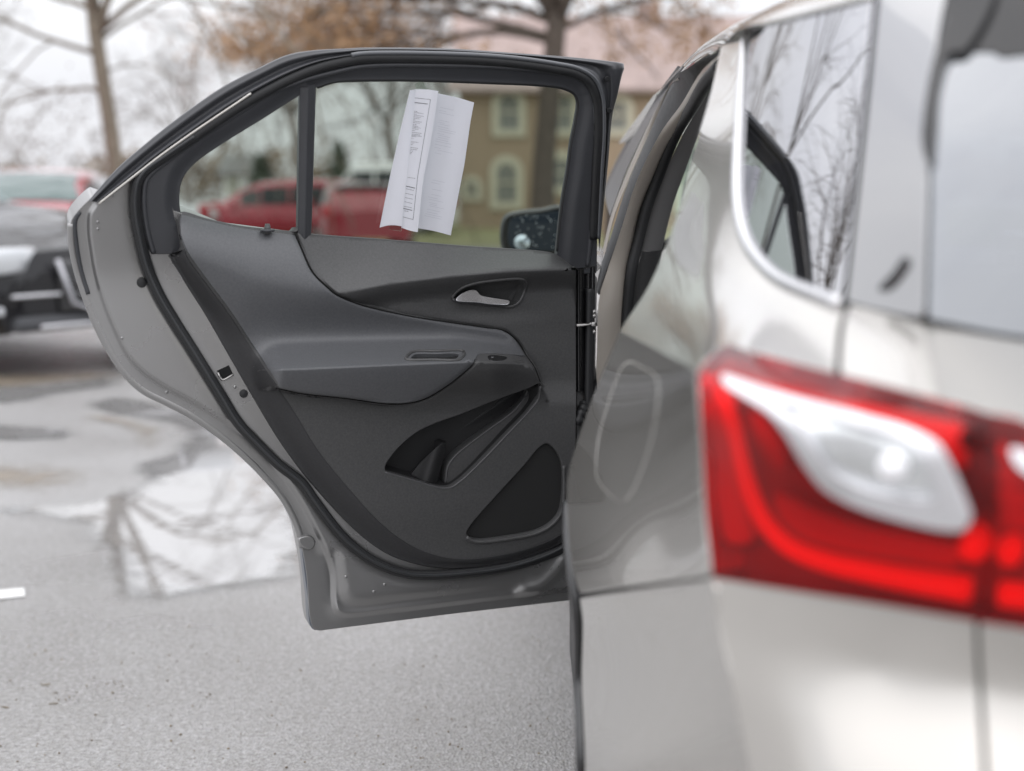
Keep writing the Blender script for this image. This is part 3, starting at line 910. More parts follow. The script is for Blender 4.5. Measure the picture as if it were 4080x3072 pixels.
recess('map_pocket', POCKET, 0.050, 0.08, M['trim_dark'], DOOR, trim_h)
recess('handle_cup', HANDLE, 0.022, 0.12, M['trim'], DOOR, trim_h)
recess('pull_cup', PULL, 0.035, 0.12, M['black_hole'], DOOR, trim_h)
recess('speaker_recess', SPEAKER, 0.008, 0.02, M['mesh_cloth'], DOOR, trim_h)

# rolled lips
def lip(name, line, dh, rad, material, closed=False, flat=1.0):
    p = cat_rom(line, 10, closed)
    if closed: p = np.vstack([p, p[:1]])
    hh = trim_h(p) + dh
    v, f = tube(door(lambda q: hh)(p), rad, 8, up=tuple(wdir), flat=flat)
    return mesh_obj(name, v, f, material, DOOR)

LIP = mat('rolled_lip', (0.085, 0.085, 0.088), rough=0.34)
lip('pocket_lip', [(1534, 1882), (1641, 1912), (1755, 1944), (1794, 1943), (1832, 1920), (1876, 1881), (1935, 1822), (2023, 1729), (2117, 1629), (2147, 1588), (2153, 1540)], -0.001, 0.0022, LIP)
lip('speaker_lip', [(1858, 2140), (1890, 2158), (2023, 2148), (2140, 2124), (2198, 2091), (2234, 2046), (2246, 1985), (2246, 1856)], 0.0, 0.004, M['trim'])
flange = np.vstack([tl[12:-6], fe[10:-2][::-1]])
door_part('trim_flange', flange, lambda xy: trim_h(xy) + 0.0012, mat('flange_trim', (0.034, 0.034, 0.036), rough=0.55, var=0.15, vscale=260, bump=0.4, bscale=560), step=16, rim=(0.0004, 0.002))
lip('trim_seam', S2[:-1], 0.003, 0.0017, M['black_hole'])
lip('trim_seam', S1, 0.003, 0.0017, M['black_hole'])
lip('handle_bezel', HANDLE[::2], 0.001, 0.0032, M['trim'], closed=True)
lip('pull_bezel', [(1617, 1430), (1641, 1404), (1740, 1400), (1846, 1400), (1850, 1408), (1833, 1432), (1730, 1435)], 0.0075, 0.0036, M['trim'], closed=True, flat=0.7)
# pocket ledge and bottle divider inside the pocket
pl = cat_rom([(1776, 1925), (1784, 1862), (1811, 1820), (1935, 1721), (2046, 1639), (2096, 1578), (2105, 1548)], 12)
led = np.vstack([pl, cat_rom([(2146, 1545), (2142, 1584), (2112, 1625), (2018, 1724), (1930, 1817), (1870, 1875), (1826, 1914), (1790, 1936)], 12)])
door_part('pocket_ledge', led, 0.014, M['trim'], step=14, rim=(0.003, 0.03))
door_tube('pocket_ledge_edge', [(1776, 1925), (1784, 1862), (1811, 1820), (1935, 1721), (2046, 1639), (2096, 1578)], 0.014, 0.002, LIP, seg=8)
bd = np.vstack([cat_rom([(1629, 1905), (1680, 1840), (1740, 1785), (1776, 1763)], 10), cat_rom([(1774, 1790), (1760, 1850), (1738, 1932)], 10)])
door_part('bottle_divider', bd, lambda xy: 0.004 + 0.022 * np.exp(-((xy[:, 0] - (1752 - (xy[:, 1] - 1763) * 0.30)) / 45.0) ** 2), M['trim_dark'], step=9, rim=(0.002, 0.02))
# inner door handle
hl = cat_rom([(1820, 1194), (1846, 1168), (1876, 1156), (1897, 1158), (1914, 1176), (1964, 1188), (2029, 1201), (2023, 1213), (1964, 1211), (1905, 1203)], 7, True)
door_part('inner_handle', hl, lambda xy: 0.036 + 0.010 * np.clip((xy[:, 1] - 1152) / 60.0, 0, 1) + 0.004 * sstep(xy[:, 0], 1920, 1830), mat('satin_chrome', (0.50, 0.50, 0.52), rough=0.22, metal=1.0), step=7, rim=(0.002, 0.006))
door_part('handle_blade', np.array([(2050, 1136), (2062, 1138), (2040, 1196), (2026, 1192)], float), 0.012, M['trim'], step=8, rim=(0.002, 0.01))
# switch pod
sw = cat_rom([(1893, 1436), (1903, 1414), (1964, 1410), (2070, 1420), (2078, 1430), (2060, 1438), (1964, 1438)], 8, True)
SWH = float(trim_h(np.array([[1980.0, 1430.0]]))[0])
door_part('switch_plate', sw, lambda xy: trim_h(xy) + 0.003, M['trim'], step=9, rim=(0.002, 0.005))
door_part('window_switch', cat_rom([(1945, 1418), (2010, 1420), (2020, 1424), (2004, 1433), (1950, 1431)], 6, True), lambda xy: trim_h(xy) + 0.006, M['gloss_black'], step=7, rim=(0.001, 0.004))
door_part('switch_mark', np.array([(1957, 1421), (1967, 1422), (1966, 1426), (1958, 1425)], float), lambda xy: trim_h(xy) + 0.0068, M['lamp_white'], step=5, rim=None)
# lock knob in the belt
kp = door(0.024)(np.array([[1066.0, 918.0]]))[0]
kn = MB()
kn.tube([kp + [0, 0, -0.006], kp + [0, 0, 0.004], kp + [0, 0, 0.012]], [0.006, 0.006, 0.004], 12)
kn.build('lock_knob', M['trim'], DOOR)
rg = [kp + 0.0105 * (np.array([math.cos(a), 0, 0]) + np.array([0, math.sin(a), 0])) for a in np.linspace(0, 2 * math.pi, 20)]
mesh_obj('knob_collar', *tube(rg, 0.0028, 6), M['frame'], DOOR)
# plugs, striker slot, dimples
def disc(name, px, py, rpx, h, material, parent=DOOR):
    lp = np.array([(px + rpx * math.cos(a), py + rpx * math.sin(a)) for a in np.linspace(0, 2 * math.pi, 17)[:-1]])
    return door_part(name, lp, lambda q: shell_h(q) + h + 0.002 * np.exp(-(((q[:, 0] - px) ** 2 + (q[:, 1] - py) ** 2) / rpx ** 2)), material, step=rpx * 0.6, rim=(0.001, 0.003))
disc('rubber_plug', 566, 1126, 19, 0.002, M['rubber'])
disc('rubber_plug', 972, 1569, 15, 0.0025, M['rubber'])
door_part('latch_slot', np.array([(866, 1478), (912, 1456), (928, 1490), (884, 1512)], float), lambda q: shell_h(q) + 0.0012, M['black_hole'], step=14, rim=(0.0005, 0.002))
door_tube('latch_edge', [(868, 1484), (884, 1513), (930, 1492)], 0.0145, 0.0022, M['steel'], seg=6)
for (px, py) in [(446, 780), (389, 885), (389, 913), (485, 1348), (936, 1542), (664, 1563), (1378, 2298), (1490, 2358), (1533, 2329)]:
    disc('spot_weld', px, py, 6, 0.0008, M['paint_in'])
for (px, py) in [(2420, 316), (2428, 442), (1060, 925)][:2]:
    lp = np.array([(px + 9 * math.cos(a), py + 9 * math.sin(a)) for a in np.linspace(0, 2 * math.pi, 13)[:-1]])
    door_part('frame_plug', lp, 0.02, M['rubber'], step=6, rim=(0.001, 0.004))
# front edge of the door (hinge side)
edge_line = [(2300, 1075), (2340, 1072), (2350, 1400), (2345, 1575), (2298, 1570)]
door_part('hinge_face', np.array([(2296, 1070), (2372, 1060), (2364, 1400), (2356, 1572), (2296, 1560)], float), lambda xy: 0.018 + 0.005 * np.sin((xy[:, 0] - 2296) / 9.0), M['gloss_black'], step=8, rim=(0.002, 0.02))
# check strap
cs = [door(0.03)(np.array([[2296.0, 1296.0]]))[0], at(2345, 1292, 2.86), at(2368, 1288, 2.84)]
mesh_obj('check_strap', *tube(cs, 0.007, 8, flat=0.5), M['steel'], DOOR)
bk = MB()
bk.box(at(2374, 1265, 2.84), (0.006, 0.02, 0.030), bev=0.001)
bk.box(at(2368, 1290, 2.84), (0.012, 0.02, 0.008), bev=0.001)
for yy in (1242, 1258, 1322):
    bk.tube([at(2362, yy, 2.83), at(2373, yy, 2.83)], 0.0045, 8)
bk.build('strap_bracket', M['steel'], DOOR)
# wiring boot
bp_ = cat_rom(np.array([at(2336, 1585, 2.9), at(2326, 1620, 2.86), at(2312, 1655, 2.84), at(2300, 1690, 2.84)]), 0.004)
mesh_obj('wiring_boot', *tube(bp_, 0.010 + 0.0022 * np.sin(np.arange(len(bp_)) * 1.6), 10), M['rubber'], DOOR)
# water beads along the top of the glass
wb_ = MB()
for px in [1660, 1690, 1760, 1775, 1873, 1885, 1905, 1922, 1934, 1948, 1960, 1975, 1990, 2003, 2062, 2074]:
    p = door(-0.004)(np.array([[px, 322 + random.uniform(-2, 6)]]))[0]
    rr_ = random.uniform(0.0012, 0.0026)
    th = np.linspace(0, math.pi, 5)
    pts_ = [p + np.array([0, 0, rr_ * math.cos(a)]) for a in th]
    wb_.tube(pts_, [max(1e-4, rr_ * math.sin(a)) for a in th], 6)
wb_.build('water_beads', M['chrome'], DOOR, kind='stuff')

# ------------------------------------------------------------------ fixed body of the car
corner = [(2780, 1478, 1.27), (2795, 1800, 1.262), (2830, 2290, 1.25), (2860, 2500, 1.24), (2920, 2750, 1.22), (2985, 3072, 1.20), (3010, 3200, 1.19)]
side = Surf([(2470, 1320, 1.90), (2600, 1385, 1.62), (2700, 1437, 1.42), (2350, 1650, 1.93), (2280, 2050, 1.90), (2295, 2710, 1.90), (2310, 3300, 1.90), (2450, 2300, 1.60), (2440, 3087, 1.60),
             (2500, 1800, 1.63), (2642, 2185, 1.42), (2665, 2707, 1.40), (2680, 3150, 1.40)] + corner)
rear = Surf(corner + [(3050, 1545, 1.19), (3500, 1640, 1.12), (3900, 1715, 1.08), (4150, 1760, 1.06), (3300, 2360, 1.17), (3900, 2450, 1.08), (4150, 2480, 1.055), (3200, 2700, 1.16), (6500, 1900, 0.98), (6500, 3000, 0.96),
                      (3900, 2000, 1.078)])
bump = Surf(corner[2:] + [(3100, 2335, 1.195), (3500, 2400, 1.135), (3900, 2470, 1.085), (4150, 2500, 1.06), (3150, 2600, 1.185), (3500, 2660, 1.14), (3900, 2720, 1.092), (4150, 2750, 1.068),
                          (3180, 2850, 1.165), (3500, 2900, 1.118), (3900, 2980, 1.068), (3220, 3150, 1.132), (3900, 3250, 1.038), (6500, 2700, 0.99), (6500, 3250, 0.95)], lam=1e-3)
class Plan:
    """side glass: plan curve X(Y) leaning inboard with height"""
    def __init__(s, f): s.f = f
    def lift(s, off=0.0):
        def fn(xy):
            r = rays(np.asarray(xy, float).reshape(-1, 2))
            r = r / r[:, 1:2]
            Y = np.full(len(r), 1.5)
            for _ in range(12):
                g = r[:, 0] * Y - s.f(Y, H + r[:, 2] * Y)
                e = 1e-4
                g2 = r[:, 0] * (Y + e) - s.f(Y + e, H + r[:, 2] * (Y + e))
                Y = Y - g / ((g2 - g) / e)
            return EYE + r * (Y + off)[:, None]
        return fn
    def Y(s, pts): return [(p[0], p[1], float(s.lift()(np.array([p], float))[0][1])) for p in pts]
qglass = Plan(lambda Y, z: 0.260 + 0.135 * (1.63 - Y) + 0.30 * (1.63 - Y) ** 2 + 0.20 * (z - 1.2) + 0.14 * (z - 1.2) ** 2)
QE = qglass.Y([(3480, -60), (3476, 0), (3445, 300), (3424, 500), (3383, 900), (3352, 1190)])
dpil = Surf(QE + [(3755, -60, 1.370), (3750, 0, 1.36), (3730, 260, 1.328), (3715, 500, 1.302), (3700, 900, 1.272), (3690, 1270, 1.252)], lam=1e-6)
tglass = Surf([(3760, 0, 1.355), (3725, 500, 1.298), (3700, 1270, 1.250), (4080, 1335, 1.225), (4080, 600, 1.260), (4100, 0, 1.312), (6500, 1500, 1.19), (6500, 0, 1.28)], lam=1e-6)
ME = qglass.Y([(2975, 112), (2950, 450), (2941, 800), (2968, 938), (3016, 1026), (3106, 1112), (3240, 1170), (3350, 1212)])
pillar = Surf([(2470, 1320, 1.90), (2590, 1130, 1.89), (2690, 880, 1.88), (2760, 620, 1.93), (2830, 380, 2.02), (2870, 190, 2.12)] + ME +
              [(2600, 1385, 1.62), (2700, 1437, 1.42), (2780, 1478, 1.27), (2890, 1372, 1.33), (3100, 1425, 1.27), (3350, 1490, 1.215)], lam=3e-4)
gate = Surf([(3350, 1215, 1.345), (3350, 1490, 1.215), (3700, 1290, 1.255), (4100, 1355, 1.225), (3830, 1612, 1.115), (4100, 1685, 1.075), (6500, 1500, 1.15), (6500, 1850, 0.98)])
roof = Surf([(2872, 185, 2.12), (2960, 110, 1.90), (3200, 45, 1.70), (3480, -15, 1.51), (2712, 266, 2.65), (2750, 215, 2.6), (3000, 60, 2.1), (3200, -30, 1.9), (3600, -160, 1.75), (2646, 345, 3.0)])

seam_top = [(2310, 2362), (2400, 2347), (2600, 2320), (2835, 2290)]
# quarter panel lower side
quarter_out = np.vstack([cat_rom([(2470, 1322), (2420, 1440), (2360, 1590), (2300, 1760), (2262, 1900), (2258, 2000), (2266, 2140), (2285, 2270), (2306, 2358)], 14)[:-1], cat_rom([(2310, 2360), (2400, 2345), (2600, 2317), (2826, 2287)], 18),
                         cat_rom([(2824, 2270), (2800, 2050), (2790, 1800), (2778, 1600), (2772, 1490)], 18), cat_rom([(2766, 1474), (2700, 1440), (2600, 1388), (2480, 1326)], 14)[:-1]])
FUEL = cat_rom([(2512, 1435), (2560, 1460), (2610, 1490), (2624, 1530), (2618, 1640), (2595, 1760), (2560, 1870), (2520, 1960), (2478, 2005), (2440, 1990), (2385, 1930), (2372, 1890), (2380, 1760), (2410, 1640), (2450, 1520), (2485, 1445)], 12, True)
QP = panel('quarter_panel', quarter_out, side.lift(), M['paint'], CAR, step=26, rim=(0.003, 0.03), holes=[FUEL], feats=[])
fc = FUEL.mean(0)
panel('fuel_door', fc + (FUEL - fc) * 0.962, side.lift(), M['paint'], QP, step=24, rim=(0.002, 0.02))
panel('fuel_well', fc + (FUEL - fc) * 1.05, side.lift(0.007), M['bright_edge'], QP, step=40, rim=None)
# rear bumper: side piece and rear piece (one bumper)
bs_out = np.vstack([cat_rom([(2312, 2386), (2322, 2480), (2318, 2700), (2330, 3000), (2335, 3400)], 25)[:-1], dense([(2335, 3400), (3055, 3400)], 40)[:-1], cat_rom([(3055, 3400), (2985, 3072), (2920, 2750), (2862, 2500), (2840, 2318)], 20)[:-1],
                    cat_rom([(2834, 2312), (2600, 2343), (2400, 2371), (2320, 2384)], 18)[:-1]])
BUMPER = panel('bumper', bs_out, side.lift(), M['paint'], CAR, step=28, rim=(0.002, 0.03))
panel('seam_filler', np.vstack([dense([(2330, 2340), (2820, 2270)], 40), dense([(2820, 2330), (2330, 2400)], 40)]), side.lift(0.016), M['black_hole'], BUMPER, step=40, rim=None)
br_out = np.vstack([cat_rom([(2842, 2302), (2862, 2500), (2922, 2750), (2987, 3072), (3057, 3400)], 20)[:-1], dense([(3057, 3400), (3930, 3500)], 40)[:-1], cat_rom([(3930, 3500), (3908, 3072), (3880, 2620), (3876, 2482)], 20)[:-1],
                    cat_rom([(3872, 2478), (3500, 2412), (3100, 2348), (2850, 2302)], 20)[:-1]])
panel('bumper_corner', br_out, bump.lift(), M['paint'], BUMPER, step=28, rim=(0.002, 0.03))
# tailgate lower skin, right of the bumper seam
tg_out = np.vstack([cat_rom([(3906, 2488), (3912, 2620), (3942, 3072), (3960, 3500)], 30)[:-1], dense([(3960, 3500), (6400, 3500), (6400, 2800)], 120)[:-1], dense([(6400, 2800), (4150, 2525), (3912, 2488)], 60)[:-1]])
TAILGATE = panel('tailgate', tg_out, bump.lift(), M['paint'], CAR, step=40, rim=(0.002, 0.03))
gate_out = np.vstack([cat_rom([(3386, 1216), (3366, 1300), (3356, 1400), (3353, 1482)], 16)[:-1], cat_rom([(3358, 1490), (3600, 1548), (3830, 1606), (4100, 1680), (6400, 1850)], 40)[:-1], dense([(6400, 1850), (6400, 1520)], 120)[:-1],
                      cat_rom([(6400, 1520), (4100, 1362), (3720, 1295), (3400, 1214)], 40)[:-1]])
panel('tailgate_band', gate_out, gate.lift(), M['paint'], TAILGATE, step=30, rim=(0.0012, 0.03))
# C pillar and shoulder
pil_out = np.vstack([cat_rom([(2470, 1318), (2590, 1130), (2690, 880), (2760, 620), (2830, 380), (2872, 190)], 16)[:-1], cat_rom([(2878, 182), (2955, 118)], 12)[:-1], cat_rom([(2962, 125), (2938, 450), (2932, 800), (2962, 935), (3012, 1025), (3102, 1115), (3345, 1222)], 16)[:-1],
                     cat_rom([(3356, 1225), (3338, 1300), (3328, 1400), (3326, 1478)], 16)[:-1], cat_rom([(3322, 1480), (3100, 1423), (2960, 1386), (2895, 1366), (2840, 1405), (2790, 1462)], 14)[:-1], cat_rom([(2770, 1472), (2700, 1436), (2600, 1384), (2480, 1324)], 14)[:-1]])
panel('c_pillar', pil_out, pillar.lift(), M['paint'], CAR, step=26, rim=(0.0012, 0.03))
# quarter window with bright moulding
qg_out = np.vstack([cat_rom([(2985, 118), (2962, 450), (2952, 800), (2980, 930), (3030, 1020), (3115, 1100), (3345, 1196)], 20)[:-1], cat_rom([(3352, 1190), (3383, 900), (3424, 500), (3474, 0), (3480, -60)], 30)[:-1], cat_rom([(3478, -40), (3220, 62), (2995, 116)], 30)[:-1]])
panel('seam_filler', np.vstack([dense([(3330, 1225), (3310, 1480)], 30), dense([(3385, 1495), (3410, 1225)], 30)]), gate.lift(0.03), M['black_hole'], TAILGATE, step=40, rim=None)
QG = panel('quarter_window', qg_out, qglass.lift(), M['privacy'], CAR, step=30, rim=(0.001, 0.008))
ml = cat_rom([(2975, 112), (2950, 450), (2941, 800), (2968, 938), (3016, 1026), (3106, 1112), (3350, 1212)], 16)
mesh_obj('bright_moulding', *tube(qglass.lift(-0.001)(ml), np.linspace(0.0070, 0.0085, len(ml)), 10), M['bright_trim'], QG)
mt = cat_rom([(2975, 112), (3200, 58), (3476, -14)], 16)
mesh_obj('top_moulding', *tube(qglass.lift(-0.001)(mt), 0.004, 8), M['paint'], QG)
# gloss pillar and tailgate glass
panel('gloss_pillar', np.vstack([cat_rom([(3374, 1198), (3408, 900), (3452, 500), (3504, 0), (3512, -80)], 30), cat_rom([(3776, -80), (3728, 150), (3698, 500), (3684, 900), (3672, 1258)], 30), cat_rom([(3600, 1250), (3480, 1225), (3390, 1202)], 20)]), dpil.lift(), M['pillar_gloss'], TAILGATE, step=36, rim=(0.002, 0.02))
panel('rear_window', np.vstack([cat_rom([(3806, -80), (3757, 150), (3727, 500), (3714, 900), (3704, 1266)], 30), cat_rom([(3720, 1272), (4100, 1342), (6400, 1480)], 60), dense([(6400, 1400), (6400, -80)], 150), dense([(6300, -80), (3850, -80)], 150)]), tglass.lift(), M['rear_glass'], TAILGATE, step=60, rim=(0.001, 0.008))
# dark body behind the seams
backing = Surf([(2780, 1478, 1.36), (2830, 2290, 1.34), (2985, 3072, 1.3), (3350, 1215, 1.52), (3470, 0, 1.68), (3900, 1700, 1.19), (3900, 2500, 1.2), (3900, 3100, 1.16), (3700, 1270, 1.43), (3760, 0, 1.55), (6500, 1900, 1.1), (6500, 0, 1.35), (6500, 3300, 1.06), (2900, 1380, 1.5)])
panel('inner_body', np.vstack([dense([(2900, 1370), (2850, 1700), (2880, 2290), (3000, 2700), (3080, 3400)], 80), dense([(6400, 3400), (6400, 1400)], 300), dense([(4100, 1420), (3700, 1330), (3360, 1260), (3100, 1400)], 80)]), backing.lift(), M['black_hole'], CAR, step=90, rim=None)
panel('seam_filler', np.vstack([cat_rom([(3340, 1200), (3380, 900), (3420, 500), (3475, -60)], 40), cat_rom([(3520, -60), (3460, 500), (3420, 900), (3400, 1230)], 40)]), dpil.lift(0.03), M['black_hole'], CAR, step=40, rim=None)
panel('seam_filler', np.vstack([cat_rom([(3670, 1285), (3690, 900), (3705, 500), (3770, -60)], 40), cat_rom([(3830, -60), (3745, 500), (3730, 900), (3730, 1295)], 40)]), dpil.lift(0.03), M['black_hole'], CAR, step=40, rim=None)
# dark wiper-side trim mark on the gloss pillar
panel('drip_trim', cat_rom([(3500, 1150), (3560, 1080), (3596, 1030), (3604, 1045), (3580, 1090), (3530, 1145)], 10, True), dpil.lift(-0.006), M['gloss_black'], TAILGATE, step=16, rim=(0.002, 0.006))
panel('window_shade', cat_rom([(3800, -70), (3775, 150), (3795, 195), (3960, 205), (3985, 222), (4100, 215), (4700, 235), (4700, -70)], 30, True), tglass.lift(-0.002), M['gloss_black'], TAILGATE, step=50, rim=(0.001, 0.001))
panel('pillar_rubber', cat_rom([(3850, -75), (3813, 0), (3757, 120), (3725, 240), (3700, 362), (3681, 523), (3684, 582), (3706, 644), (3716, 560), (3722, 483), (3736, 322), (3776, 205), (3840, 190), (3960, -75)], 12, True), tglass.lift(-0.012), M['gloss_black'], TAILGATE, step=16, rim=(0.002, 0.008))
# roof
rs = MB()
rt = [(0.30, 4.1, 1.36), (0.33, 3.4, 1.455), (0.34, 2.6, 1.48), (0.36, 2.0, 1.50), (0.42, 1.5, 1.50)]
rv = []
for (x, y, z) in rt:
    for k in range(9):
        t = k / 8.0
        rv.append((x + (1.58 - 2 * (x - 0.16)) * t * 1.0, y, z + 0.055 * math.sin(math.pi * t)))
rf = [(i * 9 + k, i * 9 + k + 1, (i + 1) * 9 + k + 1, (i + 1) * 9 + k) for i in range(4) for k in range(8)]
mesh_obj('roof_skin', rv, rf, M['paint'], CAR)

# tail lamp
LAMP = np.vstack([cat_rom([(2782, 1482), (2800, 1800), (2812, 2000), (2838, 2292)], 18)[:-1], cat_rom([(2842, 2296), (3100, 2340), (3500, 2404), (3896, 2472)], 24)[:-1], cat_rom([(3900, 2466), (3930, 2330), (3935, 2150), (3925, 1950), (3890, 1780), (3835, 1622)], 20)[:-1],
                  cat_rom([(3828, 1618), (3600, 1560), (3350, 1496), (3100, 1432), (2960, 1392), (2896, 1374)], 20)[:-1], cat_rom([(2890, 1374), (2840, 1415), (2790, 1472)], 14)[:-1]])
lamp_top_edge = cat_rom([(2782, 1478), (2900, 1490), (3100, 1535), (3400, 1590), (3850, 1690), (4150, 1760), (4700, 1850)], 24)
# lens: faceted where the upper face meets the rear face
lamp_s = Surf([(2782, 1480, 1.266), (2795, 1800, 1.258), (2812, 2000, 1.255), (2838, 2292, 1.246), (3100, 2340, 1.19), (3500, 2404, 1.128), (3896, 2472, 1.078), (3935, 2150, 1.07), (3890, 1780, 1.078), (3400, 1950, 1.13), (3050, 1900, 1.185),
               (2900, 1495, 1.235), (3100, 1540, 1.185), (3400, 1600, 1.135), (3850, 1695, 1.08), (2892, 1374, 1.325), (3100, 1430, 1.262), (3350, 1494, 1.208), (3600, 1558, 1.155), (3830, 1617, 1.112), (4300, 1700, 1.06), (4300, 2520, 1.04), (4300, 2100, 1.04)])
REV = cat_rom([(2880, 1490), (2960, 1512), (3100, 1560), (3400, 1640), (3620, 1705), (3720, 1765), (3790, 1880), (3840, 2000), (3858, 2060), (3835, 2105), (3780, 2112), (3600, 2078), (3400, 2015), (3280, 1950), (3200, 1850), (3130, 1730), (3060, 1640), (2960, 1570), (2880, 1515)], 14, True)
LENS = panel('tail_lamp', LAMP, lamp_s.lift(), M['lens_red'], CAR, step=24, holes=[REV], rim=(0.002, 0.03))
def lamp_part(name, outline, off, material, step=22, rim=(0.003, 0.01), parent=None):
    return panel(name, outline, lamp_s.lift(off), material, parent or LENS, step=step, rim=rim)
def lamp_tube(name, line, off, rad, material, parent=None, flat=1.0):
    p = cat_rom(line, 14)
    return mesh_obj(name, *tube(lamp_s.lift(off)(p), rad, 10, flat=flat), material, parent or LENS)
lamp_part('housing', np.asarray(LAMP) , 0.040, M['lamp_red_dark'], rim=None)
lamp_part('reflex_strip', cat_rom([(2815, 1610), (2870, 1600), (2890, 1720), (2925, 1900), (2975, 2100), (2985, 2150), (2935, 2165), (2890, 2150), (2850, 1990), (2825, 1800)], 14, True), 0.022, mat('lamp_reflex', (0.80, 0.006, 0.05), rough=0.25), step=18)
lamp_tube('light_guide', [(2862, 1555), (2885, 1580), (2925, 1700), (2960, 1850), (3000, 1980), (3060, 2095), (3150, 2180), (3280, 2235), (3500, 2285), (3700, 2322), (3865, 2350)], 0.016, np.linspace(0.0055, 0.0095, 85), M['lamp_guide']) if False else None
lg = cat_rom([(2862, 1555), (2885, 1580), (2925, 1700), (2960, 1850), (3000, 1980), (3060, 2095), (3150, 2180), (3280, 2235), (3500, 2285), (3700, 2322), (3865, 2350)], 14)
mesh_obj('light_guide', *tube(lamp_s.lift(0.016)(lg), np.linspace(0.0055, 0.0105, len(lg)), 10), M['lamp_guide'], LENS)
lamp_part('upper_reflector', cat_rom([(2860, 1478), (3000, 1510), (3300, 1585), (3700, 1655), (3820, 1690), (3850, 1770), (3838, 1860), (3780, 1790), (3680, 1730), (3400, 1650), (3150, 1590), (2950, 1530)], 16, True), 0.018, mat('lamp_upper_red', (0.85, 0.008, 0.02), rough=0.25), step=18)
lamp_part('inner_reflector', cat_rom([(2985, 1600), (3060, 1700), (3120, 1830), (3110, 1870), (3040, 1790), (3000, 1700)], 12, True), 0.024, M['lamp_red'], step=16)
lamp_part('lower_reflector', cat_rom([(3090, 1980), (3250, 2050), (3450, 2110), (3700, 2160), (3830, 2200), (3800, 2250), (3600, 2230), (3350, 2190), (3180, 2130), (3100, 2050)], 14, True), 0.024, M['lamp_red'], step=18)
lamp_part('bulb_dome', cat_rom([(3870, 2140), (3905, 2170), (3900, 2215), (3860, 2225), (3835, 2190)], 8, True), 0.014, M['lamp_guide'], step=12, rim=(0.004, 0.02))
REV = cat_rom([(2880, 1490), (2960, 1512), (3100, 1560), (3400, 1640), (3620, 1705), (3720, 1765), (3790, 1880), (3840, 2000), (3858, 2060), (3835, 2105), (3780, 2112), (3600, 2078), (3400, 2015), (3280, 1950), (3200, 1850), (3130, 1730), (3060, 1640), (2960, 1570), (2880, 1515)], 14, True)
REV_IN = cat_rom([(3090, 1590), (3200, 1615), (3400, 1675), (3580, 1730), (3660, 1790), (3700, 1890), (3730, 1980), (3700, 2000), (3560, 1985), (3420, 1950), (3310, 1890), (3240, 1800), (3180, 1700)], 14, True)
panel('reverse_bezel', REV, lamp_s.lift(-0.003), M['lamp_white'], LENS, step=18, holes=[REV_IN], rim=(0.003, 0.02))
panel('reverse_lamp', REV_IN, lamp_s.lift(0.006), M['lamp_clear'], LENS, step=16, rim=(0.001, 0.004))
bc = lamp_s.lift(0.0)(np.array([[3560.0, 1860.0]]))[0]
th_ = np.linspace(0, math.pi, 9)
mesh_obj('reverse_bulb', *tube([bc + np.array([0, 0, 0.013 * math.cos(a)]) for a in th_], [max(1e-4, 0.013 * math.sin(a)) for a in th_], 14), mat('bulb_glass', (0.95, 0.95, 0.97), rough=0.08, coat=1.0), LENS)
# second lamp on the tailgate
L2 = np.vstack([cat_rom([(3848, 1628), (3905, 1790), (3940, 1950), (3952, 2150), (3945, 2330), (3915, 2470)], 20)[:-1], cat_rom([(3920, 2478), (4150, 2510), (4700, 2560)], 40)[:-1], dense([(4700, 2560), (4700, 1850)], 80)[:-1], cat_rom([(4700, 1850), (4150, 1692), (3860, 1630)], 40)[:-1]])
TL2 = panel('tailgate_lamp', L2, lamp_s.lift(), M['lens_red'], CAR, step=30, rim=(0.002, 0.03))
TL2['label'] = 'inner red lamp on the tailgate'
panel('housing', L2, lamp_s.lift(0.04), M['lamp_red_dark'], TL2, step=40, rim=None)
for (y0, y1) in ((1770, 1830), (1860, 1920), (1945, 2005), (2030, 2090)):
    panel('reflector_row', cat_rom([(3985, y0), (4120, y0 + 14), (4500, y0 + 60), (4500, y1 + 60), (4120, y1 + 14), (3985, y1)], 20, True), lamp_s.lift(0.02), M['lamp_red'], TL2, step=20)
panel('bulb_dome', cat_rom([(3985, 2180), (4030, 2165), (4060, 2200), (4040, 2245), (3995, 2245)], 8, True), lamp_s.lift(0.014), M['lamp_guide'], TL2, step=12)
lg2 = cat_rom([(3985, 2365), (4150, 2385), (4600, 2450)], 20)
mesh_obj('light_guide', *tube(lamp_s.lift(0.014)(lg2), 0.010, 10), M['lamp_guide'], TL2)
panel('reverse_lamp', cat_rom([(4030, 1790), (4120, 1810), (4500, 1900), (4400, 2000), (4120, 1900), (4050, 1850)], 20, True), lamp_s.lift(-0.003), M['lamp_white'], TL2, step=24)

